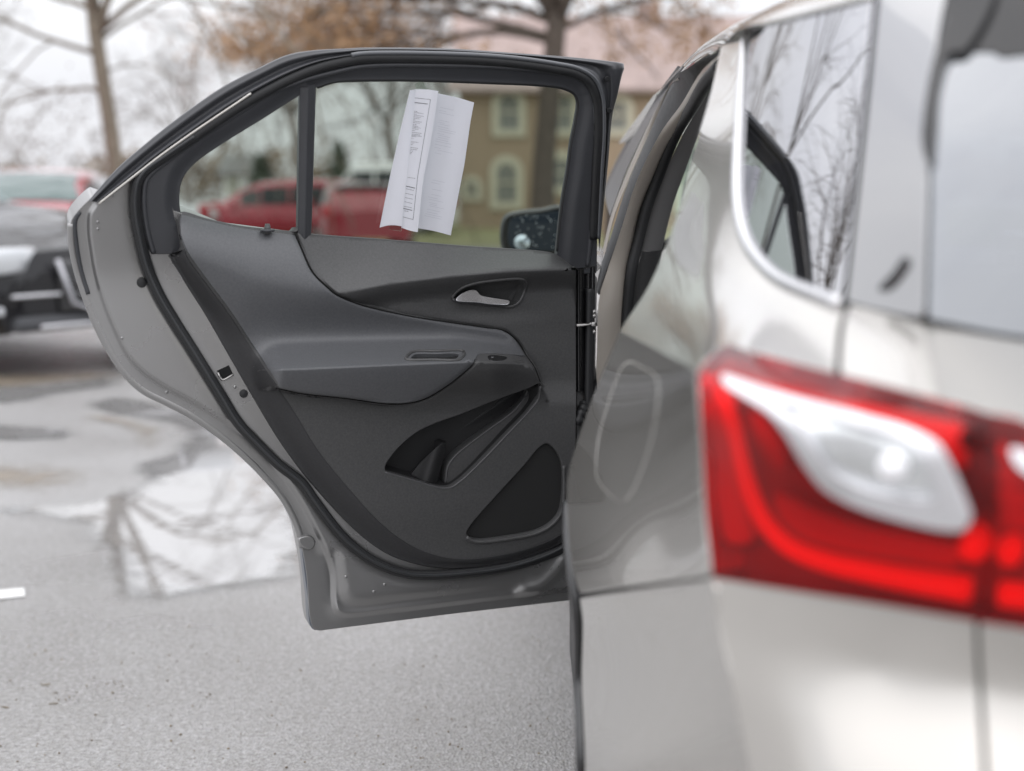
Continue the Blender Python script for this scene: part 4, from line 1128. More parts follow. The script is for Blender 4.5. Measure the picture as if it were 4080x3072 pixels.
# wheel arch lip and rear wheel
arch = cat_rom([(2262, 2010), (2266, 2140), (2284, 2300), (2302, 2460), (2308, 2700), (2318, 3000), (2325, 3400)], 20)
mesh_obj('arch_lip', *tube(side.lift(0.03)(arch + [4, 0]), 0.010, 8), M['gloss_black'], CAR)
def wheel_parts(parent, c, rad, wid, axis='x', local=False):
    prof = [(rad * 0.66, -wid / 2), (rad * 0.93, -wid / 2), (rad, -wid / 2 + 0.03), (rad, wid / 2 - 0.03), (rad * 0.93, wid / 2), (rad * 0.66, wid / 2)]
    seg = 28
    v = []
    for k in range(seg):
        a = 2 * math.pi * k / seg
        for (r_, w_) in prof:
            q = (w_, r_ * math.cos(a), r_ * math.sin(a)) if axis == 'x' else (r_ * math.cos(a), w_, r_ * math.sin(a))
            v.append((c[0] + q[0], c[1] + q[1], c[2] + q[2]))
    n_ = len(prof)
    f = [(k * n_ + i, k * n_ + i + 1, ((k + 1) % seg) * n_ + i + 1, ((k + 1) % seg) * n_ + i) for k in range(seg) for i in range(n_ - 1)]
    tyre = mesh_obj('wheel', v, f, M['tyre'], parent, local=local)
    mb = MB()
    for s in (-1, 1):
        off = s * wid * 0.36
        for k in range(5):
            a = 2 * math.pi * k / 5
            p0 = (off, 0, 0); p1 = (off, rad * 0.68 * math.cos(a), rad * 0.68 * math.sin(a))
            if axis != 'x': p0 = (0, off, 0); p1 = (rad * 0.68 * math.cos(a), off, rad * 0.68 * math.sin(a))
            mb.tube([np.array(c) + p0, np.array(c) + p1], [rad * 0.16, rad * 0.11], 6)
        ring = [np.array(c) + ((off, rad * 0.66 * math.cos(a), rad * 0.66 * math.sin(a)) if axis == 'x' else (rad * 0.66 * math.cos(a), off, rad * 0.66 * math.sin(a))) for a in np.linspace(0, 2 * math.pi, 25)]
        mb.tube(ring, rad * 0.06, 6)
    if local:
        mesh_obj('rim', mb.v, mb.f, M['rim'], tyre, local=True)
    else:
        mb.build('rim', M['rim'], tyre)
    return tyre
wheel_parts(CAR, (0.30, 2.08, 0.345), 0.345, 0.23)

# door aperture: pillar, seals, trim (ruled strips between two surveyed edges)
def strip(name, L, Rr, material, parent, th=0.015, n=28, bulge=0.35):
    """L, Rr: lists of (px, py, Y)"""
    a = cat_rom([at(*q) for q in L], 10)
    def res(pts):
        p = cat_rom(np.array([at(*q) for q in pts]), 0.01)
        s = np.r_[0, np.cumsum(np.linalg.norm(np.diff(p, axis=0), axis=1))]
        u = np.linspace(0, s[-1], n)
        return np.stack([np.interp(u, s, p[:, i]) for i in range(3)], 1)
    A, B = res(L), res(Rr)
    fwd = np.array([0.25, 1.0, 0]) * th
    out = np.array([0.25, 1.0, 0]) * th * bulge
    rows = [A + fwd] + [A * (1 - t) + B * t - out * math.sin(math.pi * t) for t in np.linspace(0, 1, 6)] + [B + fwd]
    v = np.vstack(rows)
    f = [(r * n + i, r * n + i + 1, (r + 1) * n + i + 1, (r + 1) * n + i) for r in range(7) for i in range(n - 1)]
    o = mesh_obj(name, v, f, material, parent)
    return sharp(o, 60)

BP = strip('b_pillar', [(2872, 215, 2.18), (2790, 290, 2.45), (2712, 418, 2.75), (2620, 550, 2.92), (2534, 728, 2.97), (2475, 913, 2.98), (2415, 1092, 2.98), (2388, 1180, 2.96), (2378, 1400, 2.94), (2370, 1600, 2.92), (2350, 2400, 2.9)],
           [(2876, 250, 2.20), (2815, 325, 2.45), (2739, 440, 2.75), (2659, 585, 2.95), (2593, 725, 3.0), (2547, 840, 3.01), (2514, 1000, 3.01), (2494, 1130, 3.0), (2484, 1300, 3.0), (2475, 1600, 2.98), (2460, 2400, 2.96)], M['pillar_paint'], CAR, 0.02, 60)
sl = cat_rom(np.array([at(*q) for q in [(2874, 262, 2.2), (2811, 335, 2.45), (2758, 425, 2.72), (2686, 545, 2.93), (2620, 708, 3.0), (2574, 835, 3.01), (2541, 965, 3.01), (2517, 1065, 3.0), (2504, 1165, 3.0), (2491, 1300, 3.0), (2480, 1700, 2.98), (2470, 2300, 2.96)]]), 0.02)
mesh_obj('aperture_seal', *tube(sl, 0.0125, 10), M['rubber'], CAR)
strip('pillar_trim', [(2868, 300, 2.3), (2778, 440, 2.75), (2699, 580, 2.96), (2620, 765, 3.03), (2580, 893, 3.04), (2556, 1000, 3.04)], [(2876, 330, 2.3), (2822, 425, 2.78), (2745, 620, 3.02), (2673, 821, 3.07), (2646, 926, 3.08), (2630, 998, 3.08)], M['headliner'], BP, 0.03, 30)
strip('pillar_trim_lower', [(2556, 1000, 3.04), (2534, 1100, 3.04), (2505, 1300, 3.04), (2490, 1700, 3.0)], [(2632, 1000, 3.08), (2618, 1085, 3.08), (2600, 1300, 3.08), (2590, 1700, 3.06)], M['trim'], BP, 0.03, 16)
# roof side frame and front door beyond the pillar
strip('roof_rail', [(3620, -175, 1.78), (3200, -35, 1.97), (3000, 58, 2.15), (2818, 165, 2.5), (2712, 262, 2.9), (2632, 360, 3.25)], [(3500, -30, 1.52), (3200, 54, 1.69), (2970, 108, 1.835), (2880, 178, 2.1), (2780, 266, 2.6), (2690, 350, 3.0)], M['paint'], CAR, 0.05, 60, 0.6)
FD = strip('front_door', [(2866, 200, 2.2), (2745, 268, 2.5), (2668, 350, 2.9), (2575, 560, 3.05), (2492, 755, 3.06), (2438, 926, 3.05), (2394, 1060, 3.03), (2374, 1150, 3.0)], [(2874, 218, 2.2), (2790, 292, 2.5), (2712, 420, 2.8), (2620, 555, 2.96), (2534, 730, 3.0), (2475, 915, 3.0), (2412, 1090, 3.0), (2386, 1175, 2.98)], M['rubber'], CAR, 0.02, 40)
strip('drip_moulding', [(2700, 310, 2.75), (2662, 350, 2.92), (2583, 497, 3.12), (2492, 702, 3.14), (2434, 858, 3.13), (2400, 1000, 3.1)], [(2706, 318, 2.75), (2676, 352, 2.92), (2600, 500, 3.10), (2508, 706, 3.12), (2446, 864, 3.11), (2412, 1004, 3.08)], mat('drip_trim', (0.30, 0.27, 0.24), rough=0.35, metal=0.8), FD, 0.01, 30)
strip('front_window_frame', [(2720, 262, 2.8), (2640, 352, 3.1), (2560, 480, 3.5), (2468, 640, 4.0), (2408, 765, 4.4)], [(2726, 275, 2.78), (2662, 352, 3.05), (2585, 490, 3.2), (2490, 690, 3.25), (2430, 860, 3.25)], M['frame'], FD, 0.02, 30)
strip('front_window', [(2408, 765, 4.4), (2400, 860, 4.3), (2388, 1000, 4.1)], [(2434, 858, 3.2), (2412, 960, 3.2), (2395, 1060, 3.2)], M['privacy'], FD, 0.004, 10)
strip('a_pillar', [(2700, 262, 2.95), (2620, 372, 3.4), (2540, 490, 3.9), (2455, 640, 4.4), (2398, 765, 4.7)], [(2716, 268, 2.9), (2640, 378, 3.35), (2562, 492, 3.8), (2476, 645, 4.3), (2416, 770, 4.6)], M['frame'], CAR, 0.03, 24)

# forward body: front door skin, wing, bonnet, windscreen, dashboard
fb = MB()
for (y0, y1, zt) in ((3.02, 4.15, 1.08), (4.17, 5.25, 1.02)):
    seg = []
    for y in np.linspace(y0, y1, 6):
        for (x, z) in ((0.16, 0.30), (0.105, 0.42), (0.10, 0.75), (0.125, zt - 0.06), (0.19, zt)):
            tap = max(0, y - 4.7) ** 2 * 0.5
            seg.append((x + tap, y, z))
    fb.add(seg, [(i * 5 + k, i * 5 + k + 1, (i + 1) * 5 + k + 1, (i + 1) * 5 + k) for i in range(5) for k in range(4)])
sharp(fb.build('front_body', M['paint'], CAR), 40)
bn = MB()
bv = []
for y in np.linspace(4.3, 5.3, 6):
    for k in range(8):
        t = k / 7
        bv.append((0.19 + 1.52 * t, y + 0.12 * math.sin(math.pi * t), 1.03 + 0.05 * math.sin(math.pi * t) - 0.16 * ((y - 4.3) / 1.0) ** 2))
bn.add(bv, [(i * 8 + k, i * 8 + k + 1, (i + 1) * 8 + k + 1, (i + 1) * 8 + k) for i in range(5) for k in range(7)])
bn.build('bonnet', M['paint'], CAR)
mesh_obj('windscreen', [(0.33, 4.62, 1.06), (1.55, 4.72, 1.06), (1.45, 3.75, 1.46), (0.42, 3.7, 1.44)], [(0, 1, 2, 3)], M['clear_glass'], CAR, smooth=False)
db = MB()
db.box((0.95, 4.28, 0.86), (1.35, 0.34, 0.28), bev=0.05)
db.build('dashboard', M['trim'], CAR)
sw_ = [np.array([0.52, 4.02, 0.93]) + 0.18 * np.array([math.cos(a), 0.35 * math.sin(a), 0.93 * math.sin(a)]) for a in np.linspace(0, 2 * math.pi, 25)]
mesh_obj('steering_wheel', *tube(sw_, 0.014, 8), M['trim'], CAR)
def seat(x, y):
    s = MB()
    s.box((x, y, 0.50), (0.50, 0.50, 0.16), bev=0.05)
    s.box((x, y - 0.28, 0.84), (0.48, 0.14, 0.62), Matrix.Rotation(R(12), 3, 'X'), bev=0.05)
    s.box((x, y - 0.36, 1.22), (0.26, 0.09, 0.16), bev=0.035)
    o = s.build('seat', M['trim_soft'], CAR)
    return sharp(o, 50)
seat(1.42, 3.3); seat(0.66, 3.45)
sb = MB(); sb.box((0.98, 2.25, 0.50), (1.25, 0.5, 0.16), bev=0.05); sb.box((0.98, 1.98, 0.80), (1.25, 0.14, 0.58), Matrix.Rotation(R(14), 3, 'X'), bev=0.05)
sharp(sb.build('rear_seat', M['trim_soft'], CAR), 50)
fl = MB(); fl.box((0.98, 3.3, 0.27), (1.60, 3.9, 0.10)); fl.box((0.98, 1.62, 0.34), (1.35, 0.5, 0.10)); fl.box((0.17, 2.75, 0.27), (0.08, 0.75, 0.16), bev=0.02); fl.build('floor_pan', M['trim_dark'], CAR, smooth=False)
rsd = MB(); rsd.box((1.80, 3.3, 0.70), (0.08, 3.9, 0.75), bev=0.03); sharp(rsd.build('far_side_body', M['paint'], CAR), 40)

# side mirror, seen through the door glass
mir = MB()
mp_ = [(2016, 985, 4.02), (2008, 930, 4.02), (2022, 872, 4.02), (2070, 856, 4.02), (2160, 846, 4.02), (2236, 836, 4.02), (2250, 880, 4.02), (2240, 960, 4.02), (2222, 1000, 4.02), (2130, 1006, 4.02), (2040, 1003, 4.02)]
mo = cat_rom([q[:2] for q in mp_], 8, True)
mflat = lambda d: (lambda xy: (lambda r: EYE + r / r[:, 1:2] * (4.02 + d))(rays(xy)))
SM = panel('side_mirror', mo, lambda xy: mflat(0.0)(xy) + np.array([0, 1, 0]) * 0.0, M['gloss_black'], CAR, step=20, rim=(0.012, 0.07))
mc = mo.mean(0)
panel('mirror_glass', mc + (mo - mc) * 0.90 + [4, -1], mflat(-0.004), mat('mirror_dark', (0.035, 0.045, 0.06), rough=0.02, metal=0.0, ior=1.45), SM, step=30, rim=(0.001, 0.002))
bsm = cat_rom([(2050 + 30 + 31 * math.cos(a), 966 + 31 * math.sin(a)) for a in np.linspace(0, 2 * math.pi, 15)[:-1]], 6, True)
panel('blind_spot_mirror', bsm, lambda xy: (lambda r: EYE + r / r[:, 1:2] * (4.01 - 0.006 * np.maximum(0, 1 - (((xy[:, 0] - 2080) ** 2 + (xy[:, 1] - 966) ** 2) / 31.0 ** 2)))[:, None])(rays(xy)), mat('spot_mirror', (0.55, 0.62, 0.68), rough=0.05, metal=1.0), SM, step=8, rim=(0.001, 0.003))
dm = MB()
for k in range(60):
    px, py = random.uniform(2050, 2228), random.uniform(858, 985)
    p = at(px, py, 4.008)
    r_ = random.uniform(0.0007, 0.0021)
    th = np.linspace(0, math.pi, 4)
    dm.tube([p + np.array([0, 0, r_ * math.cos(a)]) for a in th], [max(1e-4, r_ * math.sin(a)) for a in th], 6)
dm.build('rain_drops', mat('drop', (0.75, 0.8, 0.85), rough=0.1), SM, kind='stuff')

# ------------------------------------------------------------------ papers taped inside the door window
p0 = door(0.02)(np.array([[1690.0, 650.0]]))[0]
PAP = empty('paper_notice', tuple(p0), 'white printed papers taped to the door window, folded down the middle', 'paper')
def paper_part(name, outline, h, material, step=16, rim=(0.0002, 0.0004), parent=PAP):
    return panel(name, outline, door(h), material, parent, step=step, rim=rim)
left = np.vstack([dense([(1634, 360), (1660, 356)], 12)[:-1], dense([(1660, 356), (1650, 430), (1625, 650), (1606, 840), (1603, 902)], 20)[:-1], cat_rom([(1603, 902), (1580, 898), (1545, 898), (1513, 907)], 12)[:-1], dense([(1513, 907), (1555, 700), (1600, 500)], 20)])
paper_part('back_sheet', left, lambda q: 0.006 + 0.010 * sstep(dist_poly(q, [(1634, 360), (1513, 907)]), 0, 90), M['paper'])
right = np.vstack([cat_rom([(1742, 372), (1816, 388), (1889, 409)], 12)[:-1], dense([(1889, 409), (1875, 481), (1850, 657), (1825, 783), (1796, 938)], 20)[:-1], cat_rom([(1796, 938), (1732, 921), (1660, 908)], 12)[:-1], dense([(1660, 908), (1690, 700), (1725, 480)], 20)])
paper_part('right_sheet', right, lambda q: 0.005 + 0.006 * sstep(dist_poly(q, [(1889, 409), (1796, 938)]), 80, 0), M['paper'])
under = np.vstack([dense([(1850, 398), (1889, 409), (1880, 460)], 12), dense([(1875, 481), (1850, 657), (1832, 740), (1822, 738), (1838, 640), (1862, 440)], 16)])
front = np.vstack([cat_rom([(1656, 356), (1700, 357), (1746, 363)], 12)[:-1], cat_rom([(1746, 363), (1732, 468), (1715, 573), (1694, 678), (1686, 720), (1673, 846), (1664, 925)], 16)[:-1], cat_rom([(1664, 925), (1632, 918), (1600, 907)], 12)[:-1], dense([(1600, 907), (1606, 840), (1627, 640), (1648, 430)], 20)])
fh = lambda q: 0.014 + 0.012 * sstep(dist_poly(q, [(1656, 356), (1630, 620), (1600, 907)]), 0, 75)
paper_part('front_sheet', front, fh, M['paper'], step=12)
paper_part('tape', np.array([(1653, 337), (1683, 318), (1702, 356), (1660, 358)], float), 0.012, M['tape'])
paper_part('tape', np.array([(1549, 890), (1602, 895), (1598, 921), (1551, 915)], float), 0.003, M['tape'])
# print: border, rules and lines of small type too fine to read
def quadline(mb, a, b, w, h):
    a, b = np.array(a, float), np.array(b, float)
    d = (b - a) / np.linalg.norm(b - a)
    nn = np.array([-d[1], d[0]]) * w / 2
    k = max(2, int(np.linalg.norm(b - a) / 10) + 1)
    ln = np.array([a + (b - a) * t for t in np.linspace(0, 1, k)])
    P1 = door(lambda q: h(q) + 0.0005)(ln + nn); P2 = door(lambda q: h(q) + 0.0005)(ln - nn)
    mb.add(np.vstack([P1, P2]), [(i, i + 1, k + i + 1, k + i) for i in range(k - 1)])
Z = lambda x, y: (1480 + x * 0.4202, 300 + y * 0.4202)
pr = MB()
for a, bq, w in [((412, 214), (560, 230), 1.3), ((560, 230), (438, 960), 1.3), ((438, 960), (395, 1368), 1.3), ((395, 1368), (298, 1342), 1.3), ((410, 258), (533, 272), 2.4),
                 ((328, 1050), (413, 1070), 2.4), ((303, 1262), (386, 1281), 2.4)]:
    quadline(pr, Z(*a), Z(*bq), w, fh)
for y, x0, x1 in [(1075, 326, 402), (1118, 321, 397), (1158, 316, 392), (1198, 312, 387), (1240, 307, 382)]:
    quadline(pr, Z(x0, y), Z(x1, y + 17), 1.1, fh)
pr.build('printed_rules', M['ink'], PAP, smooth=False, kind='stuff')
tx = MB()
y = 340.0
rows = [(340, 30), (352, 88), (366, 26), (378, 92), (392, 66), (406, 62), (420, 20), (434, 82), (448, 64), (466, 40), (480, 50), (492, 76), (506, 56), (522, 24), (540, 92), (556, 80), (568, 92), (578, 40), (596, 18), (628, 68), (640, 30), (654, 22), (684, 74), (700, 64), (716, 26), (732, 22), (744, 10), (968, 74), (1286, 42)]
for (yy, ln) in rows:
    x0 = 405 - (yy - 340) * 0.098
    x = 0.0
    while x < ln:
        w = random.uniform(8, 20)
        e = min(ln, x + w)
        if e - x > 2:
            quadline(tx, Z(x0 + x, yy + x * 0.13), Z(x0 + e, yy + e * 0.13), 1.9, fh)
        x = e + 4
tx.build('small_print', mat('ink_grey', (0.30, 0.30, 0.33), rough=0.8), PAP, smooth=False, kind='stuff')
rh = lambda q: 0.005 + 0.006 * sstep(dist_poly(q, [(1889, 409), (1796, 938)]), 80, 0)
gp = MB()
for yy in [300, 330, 350, 420, 440, 455, 480, 500, 520, 545, 560, 580, 600, 620, 650, 680, 700, 730, 985, 1010, 1070, 1120, 1150, 1170, 1200, 1215, 1230, 1265, 1290, 1310, 1330]:
    x0 = 640 - (yy - 290) * 0.13
    L_ = random.uniform(60, 170)
    st = random.uniform(0, 40)
    quadline(gp, Z(x0 + st, yy + st * 0.22), Z(x0 + st + L_, yy + (st + L_) * 0.22), 1.2, rh)
gp.build('show_through_print', M['ink_pale'], PAP, smooth=False, kind='stuff')

#@@BACKGROUND@@
# ------------------------------------------------------------------ trees
M['bark'] = mat('bark', (0.17, 0.14, 0.105), rough=0.85, col2=(0.26, 0.22, 0.17), vscale=9, bump=0.6, bscale=40)
M['bark_dark'] = mat('bark_dark', (0.08, 0.065, 0.052), rough=0.85, col2=(0.13, 0.105, 0.085), vscale=9)
M['bark_grey'] = mat('bark_grey', (0.20, 0.18, 0.165), rough=0.85, col2=(0.30, 0.27, 0.25), vscale=6)
M['leaf_brown'] = mat('dry_leaf', (0.34, 0.20, 0.10), rough=0.7, col2=(0.46, 0.29, 0.16), vscale=2.0)
M['leaf_brown2'] = mat('dry_leaf_red', (0.34, 0.17, 0.13), rough=0.7, col2=(0.44, 0.27, 0.2), vscale=2.0)
M['needle'] = mat('needles', (0.09, 0.11, 0.08), rough=0.8, col2=(0.14, 0.16, 0.12), vscale=2)

class Tree:
    def __init__(s, seed):
        s.r = random.Random(seed)
        s.big, s.twig, s.tips = MB(), MB(), []
    def limb(s, p, d, L, rad, depth, maxd, spread, up, droop=0.0, nchild=3, cut=2):
        r = s.r
        n = 5 if depth < 2 else (4 if depth < 4 else 3)
        pts = [np.array(p)]
        d = np.array(d, float); d /= np.linalg.norm(d)
        for i in range(n):
            j = np.array([r.gauss(0, 1), r.gauss(0, 1), r.gauss(0, 1)]) * (0.10 if depth < 2 else 0.17)
            d = d + j + np.array([0, 0, up * 0.12 - droop * 0.1 * depth])
            d /= np.linalg.norm(d)
            pts.append(pts[-1] + d * L / n)
        rads = np.linspace(rad, rad * 0.55, n + 1)
        seg = 8 if depth == 0 else (5 if depth < 3 else 3)
        (s.big if depth < cut else s.twig).tube(pts, rads, seg)
        if depth >= maxd:
            s.tips.append(pts[-1]); return
        k = nchild + (1 if r.random() < 0.4 else 0)
        for c in range(k):
            t = r.uniform(0.35, 1.0) if c < k - 1 else 1.0
            i = min(n - 1, int(t * n)); f = t * n - i
            q = pts[i] * (1 - f) + pts[i + 1] * f
            ax = np.array([r.gauss(0, 1), r.gauss(0, 1), r.gauss(0, 1)])
            ax = ax - d * (ax @ d); ax /= np.linalg.norm(ax)
            sp_ = spread * r.uniform(0.5, 1.2) * (0.5 if c == k - 1 else 1)
            nd = d * math.cos(sp_) + ax * math.sin(sp_)
            s.limb(q, nd, L * r.uniform(0.58, 0.82), rad * (0.62 if c == k - 1 else r.uniform(0.34, 0.5)), depth + 1, maxd, spread, up, droop, nchild, cut)

def leaf_cloud(tips, n, spread, size, seed, zmin=None):
    r = np.random.default_rng(seed)
    tips = np.array(tips)
    c = tips[r.integers(0, len(tips), n)] + r.normal(0, spread, (n, 3))
    if zmin is not None: c = c[c[:, 2] > zmin]
    n = len(c)
    a = r.normal(0, 1, (n, 3)); a /= np.linalg.norm(a, axis=1)[:, None]
    b = np.cross(a, r.normal(0, 1, (n, 3))); b /= np.linalg.norm(b, axis=1)[:, None]
    s_ = size * r.uniform(0.6, 1.4, n)[:, None]
    v = np.stack([c - a * s_, c + b * s_ * 0.45, c + a * s_, c - b * s_ * 0.45], 1).reshape(-1, 3)
    f = np.arange(4 * n).reshape(-1, 4)
    return v, f

def tree(name, base, label, seed, trunk_pts, trunk_r, fork, L, maxd, spread, up, bark, nchild=3, droop=0.0, leaves=None, extra=(), group=None):
    root = empty(name, tuple(base), label, 'tree', group)
    T = Tree(seed)
    tp = np.array(trunk_pts)
    tp = cat_rom(tp, 0.5)
    flare = trunk_r * (1 + 0.5 * np.exp(-np.arange(len(tp)) / 1.2))
    T.big.tube(tp, flare * np.linspace(1, 0.78, len(tp)), 10)
    top = tp[-1]
    for k in range(fork):
        a = 2 * math.pi * (k + T.r.uniform(-0.2, 0.2)) / fork
        el = T.r.uniform(0.75, 1.3) if up >= 0 else T.r.uniform(0.4, 1.1)
        d = (math.cos(a) * math.cos(el), math.sin(a) * math.cos(el), math.sin(el))
        T.limb(top - [0, 0, T.r.uniform(0, 0.3)], d, L * T.r.uniform(0.8, 1.1), trunk_r * 0.5, 1, maxd, spread, up, droop, nchild)
    for (q, d, l_, r_, dep) in extra:
        T.limb(q, d, l_, r_, dep, maxd, spread, 0.0, 0.25, nchild)
    T.big.build('trunk', bark, root)
    cr_ = T.twig.build('crown', bark, root)
    cr_['kind'] = 'stuff'
    if leaves:
        m_, n_, sp_, sz, zm = leaves
        lv = mesh_obj('leaves', *leaf_cloud(T.tips, n_, sp_, sz, seed, zm), m_, root, smooth=False, kind='stuff')
    return root

def gz(Y): return float(ground_z(np.array(float(Y))))
def gp_(px, D):                                   # foot of something seen at picture column px, D metres away
    return ((px - 2040) / FPX * D, D, gz(D))

b0 = gp_(490, 20)
tree('bare_tree', b0, 'tall bare tree with a brown trunk behind the black car', 3,
     [b0, (b0[0] - 0.05, 20, 1.5), (b0[0] - 0.27, 20, 3.7), (b0[0] - 0.18, 20, 5.0)], 0.115, 5, 1.9, 5, 0.55, 0.35, M['bark'], 3,
     extra=[((b0[0] - 0.2, 20, 3.0), (-0.5, 0.3, 1), 2.2, 0.05, 2), ((b0[0] - 0.2, 20, 3.2), (0.55, 0.2, 1), 2.2, 0.055, 2), ((b0[0] - 0.2, 20, 3.1), (0.25, -0.6, 1), 2.0, 0.05, 2), ((b0[0] - 0.22, 20, 3.4), (-0.2, -0.6, 1), 2.0, 0.045, 2), ((b0[0] - 0.2, 20, 3.3), (1.0, 0.3, 0.9), 2.0, 0.05, 2), ((b0[0] - 0.08, 20, 2.4), (-0.9, 0.1, 0.25), 1.5, 0.035, 2), ((b0[0] - 0.15, 20, 2.9), (-0.7, -0.3, 0.5), 1.7, 0.04, 2), ((b0[0] - 0.2, 20, 3.1), (0.8, 0.2, 0.5), 1.4, 0.035, 2),
            ((b0[0] - 0.25, 20, 3.5), (-0.8, 0.3, 0.3), 1.8, 0.045, 2), ((b0[0] - 0.25, 20, 3.8), (0.75, -0.2, 0.55), 1.3, 0.05, 2), ((b0[0] - 0.1, 20, 2.7), (0.9, -0.1, 0.1), 0.9, 0.02, 3)])
# big tree still holding dry leaves, in front of the tan house
b1 = gp_(2160, 30)
tree('oak_tree', b1, 'large tree holding dry orange brown leaves before the tan house', 11, [b1, (b1[0] + 0.03, 30, 1.5), (b1[0] + 0.25, 30, 4.0), (b1[0] + 0.3, 30, 4.6)], 0.27, 7, 2.9, 5, 0.62, 0.1, M['bark_dark'], 3,
     leaves=(M['leaf_brown'], 30000, 0.36, 0.085, 3.6),
     extra=[((b1[0] + 0.2, 30, 4.0), (-1, -0.2, 0.25), 2.6, 0.1, 1), ((b1[0] + 0.2, 30, 4.2), (1, 0.1, 0.35), 1.8, 0.08, 2), ((b1[0] + 0.2, 30, 4.4), (-1, 0.3, 0.5), 3.0, 0.1, 1), ((b1[0] + 0.1, 30, 4.1), (-1, 0.1, 0.12), 3.4, 0.09, 1)])
# trees further off
far = [(-180, 48, 5.0, 'bare_tree', 'thin leaning bare tree at the far left edge of the lot', 21, M['bark_grey']),
       (1190, 42, 5.0, 'bare_tree', 'bare grey tree rising behind the curved door frame', 22, M['bark_grey']),
       (1560, 46, 6.0, 'bare_tree', 'bare tree behind the papers in the door window', 23, M['bark_grey']),
       (1830, 56, 6.0, 'bare_tree', 'reddish bare tree at the left corner of the tan house', 24, M['bark_grey']),
       (760, 70, 5.0, 'bare_tree', 'distant bare tree left of the white gabled house', 25, M['bark_grey'])]
for (px, D, hh, nm, lb, sd, bk_) in far:
    q = gp_(px, D)
    tree(nm, q, lb, sd, [q, (q[0] + 0.1, D, 1.5), (q[0] - 0.1, D, 3.0)], 0.17, 5, 2.3, 5, 0.6, 0.2, bk_, 3,
         leaves=(M['leaf_brown2'], 1700, 0.4, 0.06, 2.0) if sd in (22, 24) else None)
for (px, D, hh, lb) in [(1050, 52, 2.3, 'small dark evergreen right of the white gabled house'), (1360, 60, 2.9, 'dark evergreen between the bare trees behind the divider bar')]:
    q = gp_(px, D)
    root = empty('evergreen_tree', q, lb, 'tree')
    tb = MB(); tb.tube([q, (q[0], q[1], q[2] + hh)], [0.12, 0.02], 6); tb.build('trunk', M['bark_dark'], root)
    tip = []
    for k in range(260):
        t = random.random() ** 0.8
        a = random.uniform(0, 6.28); rr_ = (1 - t) * hh * 0.3 * random.uniform(0.3, 1.0)
        tip.append((q[0] + rr_ * math.cos(a), q[1] + rr_ * math.sin(a), q[2] + 0.4 + t * (hh - 0.4)))
    mesh_obj('crown', *leaf_cloud(tip, 2600, 0.1, 0.10, int(px)), M['needle'], root, smooth=False, kind='stuff')
# bare trees beside the lot, outside the frame: mirrored in the car's side glass
ft = (-4.7, 6.3, 0)
tree('fan_tree', ft, 'bare many stemmed young tree mirrored in the quarter window', 31, [ft, (-4.7, 6.31, 0.7), (-4.69, 6.3, 1.45)], 0.05, 3, 1.0, 5, 0.34, 0.6, M['bark_dark'], 3,
     extra=[((ft[0] + 0.03 * math.cos(a), ft[1] + 0.03 * math.sin(a), 1.3 + 0.02 * k), (0.55 * math.cos(a), 0.55 * math.sin(a), 1.0), 1.15, 0.022, 2) for k, a in enumerate(np.linspace(0, 6.28, 10)[:-1])])
tree('overhanging_tree', (-8.8, 17.0, gz(17)), 'tall bare tree whose twigs are mirrored at the top of the quarter window', 32, [(-8.8, 17, gz(17)), (-8.7, 17, 2.0), (-8.6, 17, 4.6)], 0.12, 5, 2.2, 5, 0.7, 0.1, M['bark_dark'], 2, droop=0.1)

# ------------------------------------------------------------------ far ground cover
M['grass'] = mat('winter_grass', (0.13, 0.14, 0.055), rough=0.9, col2=(0.22, 0.20, 0.10), vscale=1.2, bump=0.5, bscale=30)
lawn = mesh_obj('lawn', [(-6.5, 31, -0.34), (20, 31, -0.34), (26, 75, -0.37), (-9, 75, -0.37)], [(0, 1, 2, 3)], M['grass'], smooth=False)
tag(lawn, 'winter lawn around the tan house', kind='structure')
kb = MB(); kb.box((6.7, 30.9, -0.34), (26.5, 0.18, 0.14), bev=0.02)
tag(kb.build('kerb', mat('kerb', (0.40, 0.39, 0.37), rough=0.8, var=0.1)), 'pale kerb edging the lawn', kind='structure')
M['hedge'] = mat('brown_hedge', (0.16, 0.115, 0.075), rough=0.9, col2=(0.24, 0.18, 0.12), vscale=0.6)
tip = [(x + random.uniform(-1, 1), 105 + random.uniform(-3, 3), -0.4 + random.uniform(0, 1) * (2.6 + 0.7 * math.sin(x * 0.21) + 0.5 * math.sin(x * 0.63))) for x in np.arange(-60, 45, 0.12)]
hd = mesh_obj('far_hedge', *leaf_cloud(tip, 9000, 0.5, 0.34, 5), M['hedge'], smooth=False, kind='stuff')
tag(hd, 'brown winter thicket along the far side of the lot', 'hedge')
tip = [(x + random.uniform(-1, 1), 160 + random.uniform(-6, 6), -0.4 + random.uniform(0, 1) ** 1.4 * (10 + 2 * math.sin(x * 0.11))) for x in np.arange(-90, 70, 0.1)]
wd = mesh_obj('far_wood', *leaf_cloud(tip, 9000, 1.2, 0.30, 6), mat('far_twigs', (0.26, 0.22, 0.20), rough=0.9), smooth=False, kind='stuff')
tag(wd, 'thin grey brown wood on the skyline', 'wood')

